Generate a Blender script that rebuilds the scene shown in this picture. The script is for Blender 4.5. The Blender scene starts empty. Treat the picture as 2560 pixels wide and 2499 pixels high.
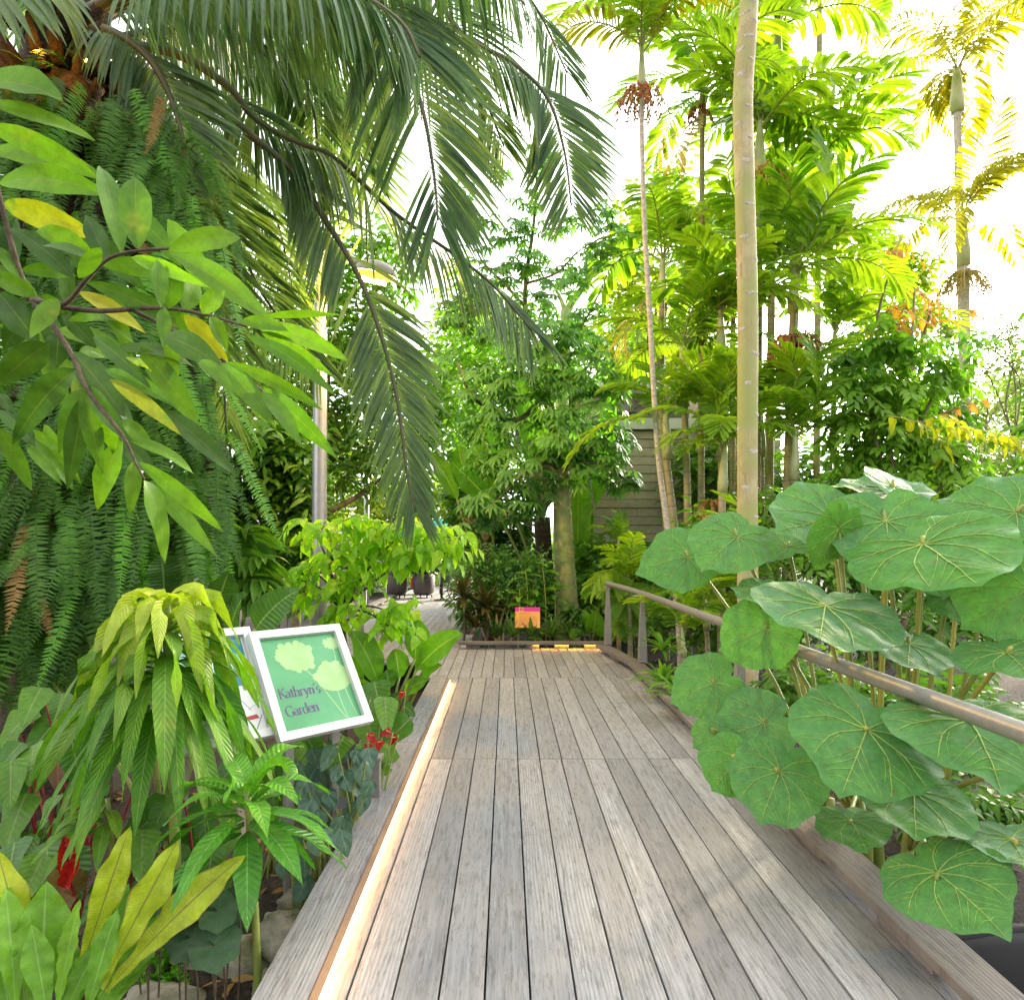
import bpy, math, random
import numpy as np
from mathutils import Matrix, Vector
R = math.radians
rng = np.random.default_rng(11); random.seed(11)
F, CX, HY, H = 1250.0, 964.0, 1035.0, 1.5          # photograph measures: focal length, vanishing point, horizon, eye height
scn = bpy.context.scene
COL = scn.collection
def P(px, py, Y): return np.array([(px-CX)/F*Y, Y, H-(py-HY)/F*Y])
def G(px, py, z=0.0): return P(px, py, F*(H-z)/(py-HY))
def nz(a):
    a = np.asarray(a, float); return a/np.maximum(np.linalg.norm(a, axis=-1, keepdims=True), 1e-9)
def U(a, b, n=None): return rng.uniform(a, b, n)

# ------------------------------------------------------------------ mesh collector
class MB:
    def __init__(s): s.V=[]; s.Q=[]; s.T=[]; s.A=[]; s.M=[]; s.S=[]; s.n=0
    def add(s, V, Q, t=0.5, u=0.0, w=0.0, mi=0, smooth=True):
        V=np.asarray(V,float).reshape(-1,3); Q=np.asarray(Q,int).reshape(-1,4)
        n=len(V); A=np.zeros((n,3)); A[:,0]=t; A[:,1]=u; A[:,2]=w
        s.V.append(V); s.Q.append(Q+s.n); s.A.append(A); s.M.append(np.full(len(Q),mi)); s.S.append(np.full(len(Q),smooth)); s.n+=n
    def mesh(s, name, mats, off=(0,0,0)):
        me=bpy.data.meshes.new(name)
        V=np.concatenate(s.V)-np.asarray(off,float); Q=np.concatenate(s.Q); A=np.concatenate(s.A)
        me.vertices.add(len(V)); me.vertices.foreach_set('co', V.astype(np.float32).ravel())
        me.loops.add(Q.size); me.loops.foreach_set('vertex_index', Q.astype(np.int32).ravel())
        me.polygons.add(len(Q)); me.polygons.foreach_set('loop_start', np.arange(0,Q.size,4,dtype=np.int32))
        me.polygons.foreach_set('material_index', np.concatenate(s.M).astype(np.int32))
        me.polygons.foreach_set('use_smooth', np.concatenate(s.S).astype(bool))
        for i,k in enumerate('tuw'):
            at=me.attributes.new('a_'+k,'FLOAT','POINT'); at.data.foreach_set('value', A[:,i].astype(np.float32))
        for m in (mats if isinstance(mats,(list,tuple)) else [mats]): me.materials.append(m)
        me.update(); me.validate(); return me
    def build(s, name, mats, parent=None, label=None, bevel=0):
        off=wloc(parent) if parent is not None else (0,0,0)
        o=bpy.data.objects.new(name, s.mesh(name,mats,off)); COL.objects.link(o)
        if parent is not None: o.parent=parent
        if label: o['label']=label
        if bevel:
            b=o.modifiers.new('Bevel','BEVEL'); b.width=bevel; b.segments=2; b.limit_method='ANGLE'
        return o
def wloc(o):
    v=np.array(o.location,float)
    while o.parent is not None: o=o.parent; v=v+np.array(o.location,float)
    return v
def thing(name, label, cat, loc=(0,0,0), group=None):
    o=bpy.data.objects.new(name,None); COL.objects.link(o); o.location=[float(x) for x in loc]; o.empty_display_size=.1
    return tag(o,label,cat,group)
def tag(o, label, cat, group=None):
    o['label']=label; o['category']=cat
    if group: o['group']=group
    return o
def stuff(o,kind): o['kind']=kind; return o
def inst(name, me, parent, loc=(0,0,0), rot=(0,0,0), sc=1.0):
    o=bpy.data.objects.new(name, me); COL.objects.link(o); o.parent=parent
    o.location=[float(x) for x in loc]; o.rotation_euler=[float(x) for x in rot]
    o.scale=(sc,sc,sc) if np.isscalar(sc) else sc
    return o

# ------------------------------------------------------------------ shape makers
def spline(pts, n):
    p=np.asarray(pts,float); k=len(p)
    if k==2: return p[0]+(p[1]-p[0])*np.linspace(0,1,n)[:,None]
    q=np.vstack([2*p[0]-p[1],p,2*p[-1]-p[-2]]); x=np.linspace(0,k-1-1e-6,n); i=x.astype(int); f=(x-i)[:,None]
    a,b,c,d=q[i],q[i+1],q[i+2],q[i+3]
    return .5*((2*b)+(-a+c)*f+(2*a-5*b+4*c-d)*f**2+(-a+3*b-3*c+d)*f**3)
def tube(mb, pts, rad, sides=6, t=.5, mi=0, cap=True):
    p=np.asarray(pts,float); n=len(p); r=np.broadcast_to(np.asarray(rad,float),(n,)) if np.ndim(rad)==0 or len(np.atleast_1d(rad))==n else np.interp(np.linspace(0,1,n),np.linspace(0,1,len(rad)),rad)
    T=nz(np.gradient(p,axis=0)); a=np.array([0,0,1.]) if abs(T[0,2])<.9 else np.array([1.,0,0])
    X=np.zeros_like(p); x=nz(np.cross(T[0],a))
    for i in range(n):
        x=nz(x-T[i]*np.dot(x,T[i])); X[i]=x
    Yv=np.cross(T,X); th=np.linspace(0,2*np.pi,sides,endpoint=False)
    ring=p[:,None]+r[:,None,None]*(np.cos(th)[None,:,None]*X[:,None]+np.sin(th)[None,:,None]*Yv[:,None])
    V=ring.reshape(-1,3); i=np.arange(n-1)[:,None]*sides; j=np.arange(sides)[None]; j2=(j+1)%sides
    Q=np.stack([i+j,i+j2,i+sides+j2,i+sides+j],-1).reshape(-1,4)
    L=np.concatenate([[0],np.cumsum(np.linalg.norm(np.diff(p,axis=0),axis=1))])
    u=np.repeat(L,sides); w=np.tile(th,n)
    if cap:
        V=np.vstack([V,p[:1],p[-1:]]); c0,c1=n*sides,n*sides+1
        j=np.arange(0,sides,2)
        Qa=np.stack([np.full(len(j),c0),(j+2)%sides,(j+1)%sides,j],-1); Qb=np.stack([np.full(len(j),c1),(n-1)*sides+j,(n-1)*sides+(j+1)%sides,(n-1)*sides+(j+2)%sides],-1)
        Q=np.vstack([Q,Qa,Qb]); u=np.append(u,[0,L[-1]]); w=np.append(w,[0,0])
    mb.add(V,Q,t,u,w,mi)
BOXQ=np.array([[0,3,2,1],[4,5,6,7],[0,1,5,4],[1,2,6,5],[2,3,7,6],[3,0,4,7]])
def box(mb, c, s, rot=None, t=.5, mi=0, along=1):
    d=np.array([[-1,-1,-1],[1,-1,-1],[1,1,-1],[-1,1,-1],[-1,-1,1],[1,-1,1],[1,1,1],[-1,1,1]],float)*np.asarray(s,float)/2
    V=d if rot is None else d@np.asarray(rot).T
    u=d[:,along]; w=d[:,(0 if along!=0 else 1)]
    mb.add(V+np.asarray(c,float),BOXQ,t,u,w,mi,False)
def rotz(a): c,s=math.cos(a),math.sin(a); return np.array([[c,-s,0],[s,c,0],[0,0,1.]])
def rotm(rx,ry,rz): return np.array(Matrix.Rotation(rz,3,'Z')@Matrix.Rotation(ry,3,'Y')@Matrix.Rotation(rx,3,'X'))
def lathe(mb, c, prof, seg=24, t=.5, mi=0, sx=1, sy=1):
    p=np.asarray(prof,float); th=np.linspace(0,2*np.pi,seg,endpoint=False); n=len(p)
    V=np.stack([p[:,0][:,None]*np.cos(th)*sx,p[:,0][:,None]*np.sin(th)*sy,np.repeat(p[:,1][:,None],seg,1)],-1).reshape(-1,3)+np.asarray(c,float)
    i=np.arange(n-1)[:,None]*seg; j=np.arange(seg)[None]; j2=(j+1)%seg
    mb.add(V,np.stack([i+j,i+j2,i+seg+j2,i+seg+j],-1).reshape(-1,4),t,np.repeat(p[:,1],seg),np.tile(th,n),mi)
def beads(mb, pos, r, mi=0, t=None):
    pos=np.asarray(pos,float); n=len(pos); d=np.array([[-1,-1,-1],[1,-1,-1],[1,1,-1],[-1,1,-1],[-1,-1,1],[1,-1,1],[1,1,1],[-1,1,1]],float)/1.6
    r=np.broadcast_to(r,(n,)); V=(pos[:,None]+d[None]*r[:,None,None]).reshape(-1,3)
    Q=(BOXQ[None]+8*np.arange(n)[:,None,None]).reshape(-1,4)
    mb.add(V,Q,np.repeat(U(0,1,n) if t is None else np.broadcast_to(t,(n,)),8),0,0,mi)
PROF={'lance':lambda s:np.sin(np.pi*s**.8)**.85,'oblong':lambda s:np.minimum(1,(s/.35+.02)**.6)*np.minimum(1,((1-s)/.38)**.65),
 'strap':lambda s:np.minimum(1,.45+s*3)*np.minimum(1,((1-s)/.45)**.8),'fish':lambda s:np.minimum(1,.3+1.0*s)*np.where(s>.97,.62,1),
 'ovate':lambda s:np.sin(np.pi*np.clip(s,0,1)**.62)**.8,'heart':lambda s:np.minimum(1,(s/.16+.25)**.5)*np.clip(1-s,0,1)**.62*1.12,
 'nest':lambda s:np.minimum(1,.16+(s*1.5)**1.3)*np.minimum(1,((1-s)/.32)**.75),'round':lambda s:np.sqrt(np.clip(1-(2*s-1)**2,0,1)),'pinna':lambda s:np.minimum(1,((1-s)/.7)**.8)}
def blades(mb, C, nrm, W, fold=.2, k=1, prof='lance', t=None, wave=0., wf=5., mi=0, cup=0.):
    C=np.asarray(C,float); N,m,_=C.shape; s=np.linspace(0,1,m); T=nz(np.gradient(C,axis=1))
    nrm=np.broadcast_to(np.asarray(nrm,float),(N,3)); S=nz(np.cross(T,nrm[:,None,:])); Nn=np.cross(S,T)
    w=np.maximum(PROF[prof](s),.03); W=np.broadcast_to(np.asarray(W,float),(N,)); a=np.linspace(-1,1,2*k+1)
    hw=(W[:,None]/2*w[None])                                    # N,m
    ph=U(0,6.28,N); fold=np.broadcast_to(np.asarray(fold,float),(N,))
    up=hw[:,:,None]*(fold[:,None,None]*np.abs(a)[None,None]-cup*(1-np.abs(a))[None,None]**1)
    if wave: up=up+wave*W[:,None,None]*(np.abs(a)**1.5)[None,None]*np.sin(wf*6.28*s[None,:,None]+ph[:,None,None]+(a[None,None]>0)*1.9)
    V=C[:,:,None,:]+S[:,:,None,:]*(hw[:,:,None]*a[None,None])[...,None]+Nn[:,:,None,:]*up[...,None]
    c=2*k+1; i=np.arange(N)[:,None,None]*m*c+np.arange(m-1)[None,:,None]*c+np.arange(c-1)[None,None,:]
    Q=np.stack([i,i+1,i+c+1,i+c],-1).reshape(-1,4)
    t=U(0,1,N) if t is None else np.broadcast_to(np.asarray(t,float),(N,))
    mb.add(V.reshape(-1,3),Q,np.repeat(t,m*c),np.tile(np.repeat(s,c),N),np.tile(a,N*m),mi)
def curve(base,d,L,droop,nseg):
    base=np.asarray(base,float); d=nz(d); N=len(base); L=np.broadcast_to(L,(N,)); droop=np.broadcast_to(droop,(N,))
    C=np.zeros((N,nseg+1,3)); C[:,0]=base; p=base.copy(); g=np.array([0,0,-1.])
    for i in range(nseg):
        dd=nz(d+g*(droop*((i+.5)/nseg))[:,None]); p=p+dd*(L/nseg)[:,None]; C[:,i+1]=p
    return C
def leaves(mb, base, d, n, L, W, droop=0., nseg=4, **kw): blades(mb, curve(base,d,L,droop,nseg), n, W, **kw)
CAM=np.array([0,0,H])
def pxleaves(mb, rows, Y, dY=.0, lift=.08, nseg=8, k=2, tilt=.35, jitter=.1, **kw):
    """rows: base x,y, tip x,y, width (photo measures), tint, and optionally depth of base and tip"""
    for r in rows:
        bx,by,tx,ty,w=r[:5]; t=r[5] if len(r)>5 and r[5] is not None else U(.2,.8)
        j=U(-jitter,jitter); Yb=(r[6] if len(r)>6 else Y+j); Yt=(r[7] if len(r)>7 else Yb+dY+U(-jitter,jitter))
        b=P(bx,by,Yb); e=P(tx,ty,Yt); L=np.linalg.norm(e-b); m=(b+e)/2; up=np.array([0,0,1.])
        n=nz(nz(CAM-m)+U(-tilt,tilt,3)+up*.15); c=m+(up*.6+n*.6)*lift*2*L
        s=np.linspace(0,1,nseg+1)[:,None]; C=(1-s)**2*b+2*s*(1-s)*c+s*s*e
        blades(mb,C[None],n,w*(Yb+Yt)/2/F*1.06,t=t,k=k,**kw)
def quadsheet(mb, o, ex, ey, nx, ny, zf=None, t=.5, mi=0, smooth=True):
    u=np.linspace(0,1,nx+1); v=np.linspace(0,1,ny+1); a,b=np.meshgrid(u,v)
    V=np.asarray(o,float)+a[...,None]*np.asarray(ex,float)+b[...,None]*np.asarray(ey,float)
    if zf is not None: V[...,2]+=zf(V[...,0],V[...,1])
    i=np.arange(ny)[:,None]*(nx+1)+np.arange(nx)[None]
    mb.add(V.reshape(-1,3),np.stack([i,i+1,i+nx+2,i+nx+1],-1).reshape(-1,4),t,a.ravel(),b.ravel()*2-1,mi,smooth)

# ------------------------------------------------------------------ materials
def newmat(name):
    m=bpy.data.materials.new(name); m.use_nodes=True; nt=m.node_tree; nt.nodes.clear()
    return m,nt,nt.nodes,nt.links
def nod(nt,typ,**kw):
    n=nt.nodes.new(typ)
    for k,v in kw.items():
        if k in n.inputs: n.inputs[k].default_value=v
        else: setattr(n,k,v)
    return n
def c4(c): return (c[0],c[1],c[2],1)
def attr(nt,k): return nod(nt,'ShaderNodeAttribute',attribute_name='a_'+k).outputs['Fac']
def math_(nt,op,a,b=None,c=None,clamp=False):
    n=nod(nt,'ShaderNodeMath',operation=op); n.use_clamp=clamp
    for i,x in enumerate((a,b,c)):
        if x is None: continue
        if hasattr(x,'default_value'): nt.links.new(x,n.inputs[i])
        else: n.inputs[i].default_value=x
    return n.outputs[0]
def mixc(nt,f,a,b):
    n=nod(nt,'ShaderNodeMix',data_type='RGBA')
    for i,x in ((0,f),(6,a),(7,b)):
        if hasattr(x,'default_value'): nt.links.new(x,n.inputs[i])
        else: n.inputs[i].default_value=x if i==0 else c4(x)
    return n.outputs[2]
def ramp(nt,x,lo,hi):
    n=nod(nt,'ShaderNodeMapRange'); n.interpolation_type='SMOOTHSTEP'
    nt.links.new(x,n.inputs[0]); n.inputs[1].default_value=lo; n.inputs[2].default_value=hi
    return n.outputs[0]
def noise(nt,scale,detail=3,vec=None,rough=.55,obj=True):
    n=nod(nt,'ShaderNodeTexNoise',Scale=scale,Detail=detail,Roughness=rough)
    if vec is None: vec=nod(nt,'ShaderNodeTexCoord').outputs['Object']
    nt.links.new(vec,n.inputs['Vector']); return n.outputs['Fac']
def out(nt,sh): nt.links.new(sh,nod(nt,'ShaderNodeOutputMaterial').inputs[0])
def leafmat(name,a,b,tr=.35,rough=.42,nv=0,vs=.5,mid=None,vein=None,ns=7.,blotch=None,edge=None,gain=(1.7,2.0,.6),bump=.5,slope=.35,midw=.07,spec=.5,bl=(.56,.66),warm=True):
    tr=tr*.8
    if warm: a,b=[(c[0]*.93,c[1]*.94,c[2]*.50) for c in (a,b)]
    m,nt,N,L=newmat(name); t=attr(nt,'t'); no=noise(nt,ns,3)
    f=math_(nt,'MULTIPLY_ADD',math_(nt,'SUBTRACT',no,.5),.9,t,True); col=mixc(nt,f,a,b)
    if blotch:
        col=mixc(nt,math_(nt,'MULTIPLY',ramp(nt,noise(nt,ns*1.7,4),*bl),.9),col,blotch)
    aw=math_(nt,'ABSOLUTE',attr(nt,'w')); nrm=None; hgt=None
    if edge: col=mixc(nt,math_(nt,'MULTIPLY',ramp(nt,math_(nt,'ADD',aw,math_(nt,'MULTIPLY',no,.5)),1.12,1.3),.85),col,edge)
    if nv:
        x=math_(nt,'MULTIPLY_ADD',attr(nt,'u'),nv,math_(nt,'MULTIPLY',aw,-slope*nv/3.))
        tri=math_(nt,'PINGPONG',x,.5); line=ramp(nt,tri,.12,.0); hgt=math_(nt,'MULTIPLY',ramp(nt,tri,.0,.5),1.)
        col=mixc(nt,math_(nt,'MULTIPLY',line,vs),col,vein or mid or b)
    if mid:
        mk=ramp(nt,aw,midw,midw*.35); col=mixc(nt,math_(nt,'MULTIPLY',mk,.85),col,mid)
    ob_=nod(nt,'ShaderNodeTexCoord').outputs['Object']; mo=nod(nt,'ShaderNodeMapRange'); L.new(math_(nt,'MULTIPLY_ADD',noise(nt,ns*9,4,ob_,.7),.6,math_(nt,'MULTIPLY',noise(nt,ns*2.2,2,ob_),.4)),mo.inputs[0])
    mo.inputs[1].default_value=.3; mo.inputs[2].default_value=.7; mo.inputs[3].default_value=.66; mo.inputs[4].default_value=1.26
    vs_=nod(nt,'ShaderNodeVectorMath',operation='SCALE'); L.new(col,vs_.inputs[0]); L.new(mo.outputs[0],vs_.inputs['Scale']); col=vs_.outputs[0]
    p=nod(nt,'ShaderNodeBsdfPrincipled',Roughness=rough); L.new(col,p.inputs['Base Color'])
    p.inputs['Specular IOR Level'].default_value=spec*.6
    h2=noise(nt,ns*5,3); hh=math_(nt,'MULTIPLY',h2,.35)
    if hgt is not None: hh=math_(nt,'ADD',hh,hgt)
    bp=nod(nt,'ShaderNodeBump',Strength=bump,Distance=.006); L.new(hh,bp.inputs['Height']); L.new(bp.outputs[0],p.inputs['Normal'])
    tl=nod(nt,'ShaderNodeBsdfTranslucent')
    mu=nod(nt,'ShaderNodeMix',data_type='RGBA',blend_type='MULTIPLY'); mu.inputs[0].default_value=1; L.new(col,mu.inputs[6]); mu.inputs[7].default_value=c4(gain)
    L.new(mu.outputs[2],tl.inputs[0]); mx=nod(nt,'ShaderNodeMixShader'); mx.inputs[0].default_value=tr
    L.new(p.outputs[0],mx.inputs[1]); L.new(tl.outputs[0],mx.inputs[2]); out(nt,mx.outputs[0]); return m
def plain(name,a,b=None,rough=.5,ns=10.,metal=0.,bump=.0,det=4,lo=.35,hi=.65,spec=.5,bd=.01):
    m,nt,N,L=newmat(name); p=nod(nt,'ShaderNodeBsdfPrincipled',Roughness=rough,Metallic=metal); p.inputs['Specular IOR Level'].default_value=spec
    if b is not None:
        no=noise(nt,ns,det); L.new(mixc(nt,ramp(nt,no,lo,hi),a,b),p.inputs['Base Color'])
        if bump:
            bp=nod(nt,'ShaderNodeBump',Strength=bump,Distance=bd); L.new(noise(nt,ns*2.5,5),bp.inputs['Height']); L.new(bp.outputs[0],p.inputs['Normal'])
    else: p.inputs['Base Color'].default_value=c4(a)
    out(nt,p.outputs[0]); return m
def woodmat(name,a,b,c,rough=.75,gs=55.,dark=.55):
    """weathered boards: grain runs along a_u (metres), across a_w (metres), a_t singles out the board"""
    m,nt,N,L=newmat(name); t=attr(nt,'t'); u=attr(nt,'u'); w=attr(nt,'w')
    def vec(ku,kw,kt):
        n=nod(nt,'ShaderNodeCombineXYZ'); L.new(math_(nt,'MULTIPLY',w,kw),n.inputs[0]); L.new(math_(nt,'MULTIPLY',u,ku),n.inputs[1]); L.new(math_(nt,'MULTIPLY',t,kt),n.inputs[2]); return n.outputs[0]
    g=math_(nt,'ADD',math_(nt,'MULTIPLY',noise(nt,1.,5,vec(4.5,gs*3.4,91.),.7),.55),math_(nt,'MULTIPLY',noise(nt,1.,4,vec(2.2,gs*.8,17.),.6),.45)); broad=noise(nt,1.,5,vec(1.6,11.,53.),.7); fleck=noise(nt,1.,6,vec(14.,gs*2.2,37.),.8)
    wv=nod(nt,'ShaderNodeTexWave',Scale=1.0,Distortion=8.,Detail=3.); wv.bands_direction='X'; wv.inputs['Detail Scale'].default_value=1.; L.new(vec(1.3,20.,70.),wv.inputs['Vector'])
    rings=math_(nt,'MULTIPLY',wv.outputs['Fac'],ramp(nt,noise(nt,1.,2,vec(.25,2.,133.)),.42,.6))
    amp=math_(nt,'MULTIPLY_ADD',math_(nt,'FRACT',math_(nt,'MULTIPLY',t,7.3)),.55,.3)
    f=math_(nt,'ADD',math_(nt,'MULTIPLY',ramp(nt,g,.33,.7),amp),math_(nt,'MULTIPLY',rings,.35),None,True)
    col=mixc(nt,f,a,b); col=mixc(nt,math_(nt,'MULTIPLY',ramp(nt,broad,.42,.66),.7),col,c); blt=noise(nt,1.,6,vec(7.,60.,29.),.75); col=mixc(nt,math_(nt,'MULTIPLY',ramp(nt,blt,.5,.64),.6),col,(a[0]*.62,a[1]*.6,a[2]*.58))
    bt=nod(nt,'ShaderNodeMapRange'); L.new(t,bt.inputs[0]); bt.inputs[3].default_value=.88; bt.inputs[4].default_value=1.14
    mu=nod(nt,'ShaderNodeMix',data_type='RGBA',blend_type='MULTIPLY'); mu.inputs[0].default_value=1.; L.new(col,mu.inputs[6])
    cr=nod(nt,'ShaderNodeCombineXYZ'); [L.new(bt.outputs[0],cr.inputs[i]) for i in range(3)]; L.new(cr.outputs[0],mu.inputs[7])
    col=mixc(nt,math_(nt,'MULTIPLY',ramp(nt,fleck,.56,.66),dark),mu.outputs[2],(a[0]*.3,a[1]*.28,a[2]*.26))
    st=noise(nt,2.3,5,None,.7); col=mixc(nt,math_(nt,'MULTIPLY',ramp(nt,st,.55,.75),.35),col,(a[0]*.45,a[1]*.42,a[2]*.36))
    p=nod(nt,'ShaderNodeBsdfPrincipled',Roughness=rough); L.new(col,p.inputs['Base Color']); p.inputs['Specular IOR Level'].default_value=.15
    bp=nod(nt,'ShaderNodeBump',Strength=.45,Distance=.003); L.new(math_(nt,'ADD',g,math_(nt,'MULTIPLY',rings,.8)),bp.inputs['Height']); L.new(bp.outputs[0],p.inputs['Normal'])
    out(nt,p.outputs[0]); return m
def emit(name,c,s):
    m,nt,N,L=newmat(name); e=nod(nt,'ShaderNodeEmission',Strength=s); e.inputs[0].default_value=c4(c); out(nt,e.outputs[0]); return m
def trunkmat(name,a,b,ring=0.,scar=None,ns=9.,rough=.7,rs=.45,green=None,streak=None):
    """bark; a_u = metres along the stem: ring = rings per metre"""
    m,nt,N,L=newmat(name); no=noise(nt,ns,5); col=mixc(nt,ramp(nt,no,.35,.68),a,b)
    h=no
    if streak:
        cx_=nod(nt,'ShaderNodeCombineXYZ'); L.new(math_(nt,'MULTIPLY',attr(nt,'u'),1.6),cx_.inputs[0]); L.new(math_(nt,'MULTIPLY',attr(nt,'w'),1.3),cx_.inputs[1])
        col=mixc(nt,math_(nt,'MULTIPLY',ramp(nt,noise(nt,2.2,6,cx_.outputs[0],.7),.56,.66),.8),col,streak)
        tc_=noise(nt,70.,4); col=mixc(nt,math_(nt,'MULTIPLY',ramp(nt,tc_,.5,.75),.35),col,(a[0]*.55,a[1]*.5,a[2]*.4))
    if green: col=mixc(nt,ramp(nt,noise(nt,1.1,2),.4,.62),col,green)
    if ring:
        x=math_(nt,'PINGPONG',math_(nt,'MULTIPLY_ADD',attr(nt,'u'),ring,math_(nt,'MULTIPLY',noise(nt,6.,2),.35)),.5); ln=ramp(nt,x,.09,.0)
        col=mixc(nt,math_(nt,'MULTIPLY',ln,rs),col,scar or (.1,.07,.05)); h=math_(nt,'SUBTRACT',no,math_(nt,'MULTIPLY',ln,.8))
    p=nod(nt,'ShaderNodeBsdfPrincipled',Roughness=rough); L.new(col,p.inputs['Base Color'])
    bp=nod(nt,'ShaderNodeBump',Strength=.6,Distance=.012); L.new(h,bp.inputs['Height']); L.new(bp.outputs[0],p.inputs['Normal']); out(nt,p.outputs[0]); return m

M={}
M['deck']=woodmat('weathered_deck',(.195,.192,.196),(.44,.435,.445),(.27,.255,.245))
M['kerb']=woodmat('weathered_kerb',(.135,.115,.10),(.26,.235,.215),(.19,.17,.15),dark=.5)
M['edge']=woodmat('edge_board',(.16,.153,.153),(.36,.352,.355),(.23,.215,.21),dark=.7)
M['clad']=woodmat('cladding',(.52,.42,.33),(.70,.61,.53),(.60,.56,.53),dark=.3)
M['steel']=plain('painted_rail',(.27,.25,.235),(.31,.29,.275),.42,30.,.35)
M['pole']=plain('pole_metal',(.42,.42,.43),(.47,.47,.47),.38,12.,.6)
M['white']=plain('white_frame',(.72,.72,.715),(.64,.64,.635),.4,6.)
M['black']=plain('black_plastic',(.02,.02,.021),(.035,.035,.036),.45,20.)
M['rubber']=plain('rubber',(.015,.015,.016),None,.7)
M['chrome']=plain('bright_metal',(.6,.6,.6),None,.25,metal=1.)
M['planter']=plain('planter_brown',(.075,.06,.058),(.095,.078,.075),.55,8.)
M['red']=plain('red_paint',(.45,.02,.03),None,.3)
M['teal']=plain('canvas_teal',(.015,.26,.25),(.02,.32,.31),.8,5.)
M['soil']=plain('mulch',(.022,.016,.011),(.065,.045,.030),.95,34.,bump=1.,bd=.03,lo=.4,hi=.68)
M['rock']=plain('mossy_rock',(.30,.27,.215),(.085,.095,.045),.9,7.,bump=1.,bd=.02,det=7)
M['liner']=plain('pond_liner',(.004,.004,.0045),(.008,.008,.009),.55,4.,spec=.2)
M['dead']=leafmat('dead_leaf',(.20,.11,.055),(.34,.21,.12),.15,.8,mid=(.16,.09,.05))
M['deadstuff']=leafmat('fallen_leaf',(.16,.085,.045),(.30,.19,.11),.1,.8)
M['twig']=plain('twig',(.07,.048,.03),(.13,.09,.055),.8,30.,bump=.4)
M['greenstem']=plain('green_stem',(.17,.24,.04),(.28,.30,.07),.45,9.)
M['redstem']=plain('red_stem',(.20,.012,.02),(.30,.03,.03),.4,14.)
M['yelstem']=plain('yellow_stem',(.42,.36,.08),(.30,.34,.06),.5,9.)
# foliage
M['bigpalm']=leafmat(warm=False,name='feather_palm_leaf',a=(.050,.120,.052),b=(.13,.215,.072),tr=.45,rough=.36,mid=(.16,.24,.09),midw=.16,ns=2.,gain=(2.0,2.1,1.0),bump=.3)
M['rachis']=plain('palm_rachis',(.06,.085,.03),(.12,.10,.045),.55,6.,bump=.3)
M['slim']=leafmat('slim_palm_leaf',(.070,.225,.030),(.28,.46,.055),.65,.36,mid=(.28,.38,.08),midw=.14,ns=1.6,bump=.4,gain=(2.2,1.9,.5))
M['sun']=leafmat('sunlit_palm_leaf',(.12,.19,.025),(.37,.36,.04),.55,.42,mid=(.42,.36,.07),midw=.14,ns=1.5,gain=(2.1,1.9,.5))  # yellow of old leaves, with some warm sunlight painted into the colour
M['pfruit_r']=plain('red_berries',(.40,.05,.015),(.50,.12,.025),.35,60.)
M['pfruit_o']=plain('orange_berries',(.60,.26,.02),(.42,.40,.05),.4,60.)
M['pfruit_d']=plain('dark_berries',(.22,.04,.02),(.34,.10,.03),.4,60.)
M['strand']=plain('fruit_strand',(.34,.38,.10),(.42,.34,.10),.6,20.)
M['shaft']=plain('crownshaft',(.30,.36,.12),(.46,.47,.26),.45,3.)
M['ptrunk']=trunkmat('slim_palm_trunk',(.30,.23,.16),(.42,.36,.27),6.,(.16,.12,.08),green=(.25,.26,.09))
M['ptrunk2']=trunkmat('pale_slim_trunk',(.56,.52,.45),(.36,.31,.24),12.,(.30,.25,.19),ns=26.)
M['thick']=trunkmat('scarred_trunk',(.40,.32,.16),(.54,.46,.27),0,None,ns=5.,streak=(.22,.11,.04),green=(.33,.36,.11))
M['scar']=plain('leaf_scar',(.60,.56,.49),(.36,.30,.23),.7,60.)
M['fibre']=plain('fibrous_trunk',(.035,.022,.013),(.085,.055,.032),.95,16.,bump=1.,bd=.04)
M['fern']=leafmat('sword_fern',(.030,.105,.016),(.095,.235,.032),.4,.5,ns=1.5,mid=(.12,.2,.05))
M['limb']=leafmat('overhanging_leaf',(.055,.150,.020),(.155,.29,.035),.45,.42,nv=0,bump=.45,mid=(.17,.20,.05),vein=(.22,.36,.07),ns=3.5,midw=.045,gain=(1.7,2.0,.5),blotch=(.26,.27,.03),bl=(.64,.78))
M['limbdark']=leafmat('dark_overhanging_leaf',(.030,.085,.030),(.075,.155,.035),.3,.4,nv=0,bump=.45,mid=(.13,.15,.05),ns=3.5,midw=.055,blotch=(.34,.26,.02),bl=(.66,.75))  # darker leaves mixed in among the others of the branch
M['limbyel']=leafmat('yellowing_leaf',(.19,.25,.03),(.36,.33,.03),.45,.42,nv=0,bump=.45,mid=(.24,.25,.05),ns=3.5,midw=.055,blotch=(.10,.2,.03))
M['cape']=leafmat('drooping_leaf',(.085,.24,.030),(.42,.50,.08),.4,.36,nv=22,vs=.08,mid=(.30,.42,.12),ns=3.,bump=.45,slope=.30,midw=.06,gain=(1.7,2.0,.5),blotch=(.30,.33,.03),bl=(.62,.8))
M['gloss']=leafmat('glossy_leaf',(.060,.22,.038),(.13,.33,.055),.35,.22,nv=15,vs=.12,mid=(.20,.36,.10),ns=4.,bump=.5,slope=.3,midw=.06,gain=(1.7,2.0,.5))
M['nest']=leafmat('nest_fern_leaf',(.11,.28,.035),(.20,.38,.055),.4,.34,nv=70,vs=.03,bump=.2,mid=(.26,.42,.12),ns=3.,slope=.02,midw=.07,gain=(1.7,2.0,.5))
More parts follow.
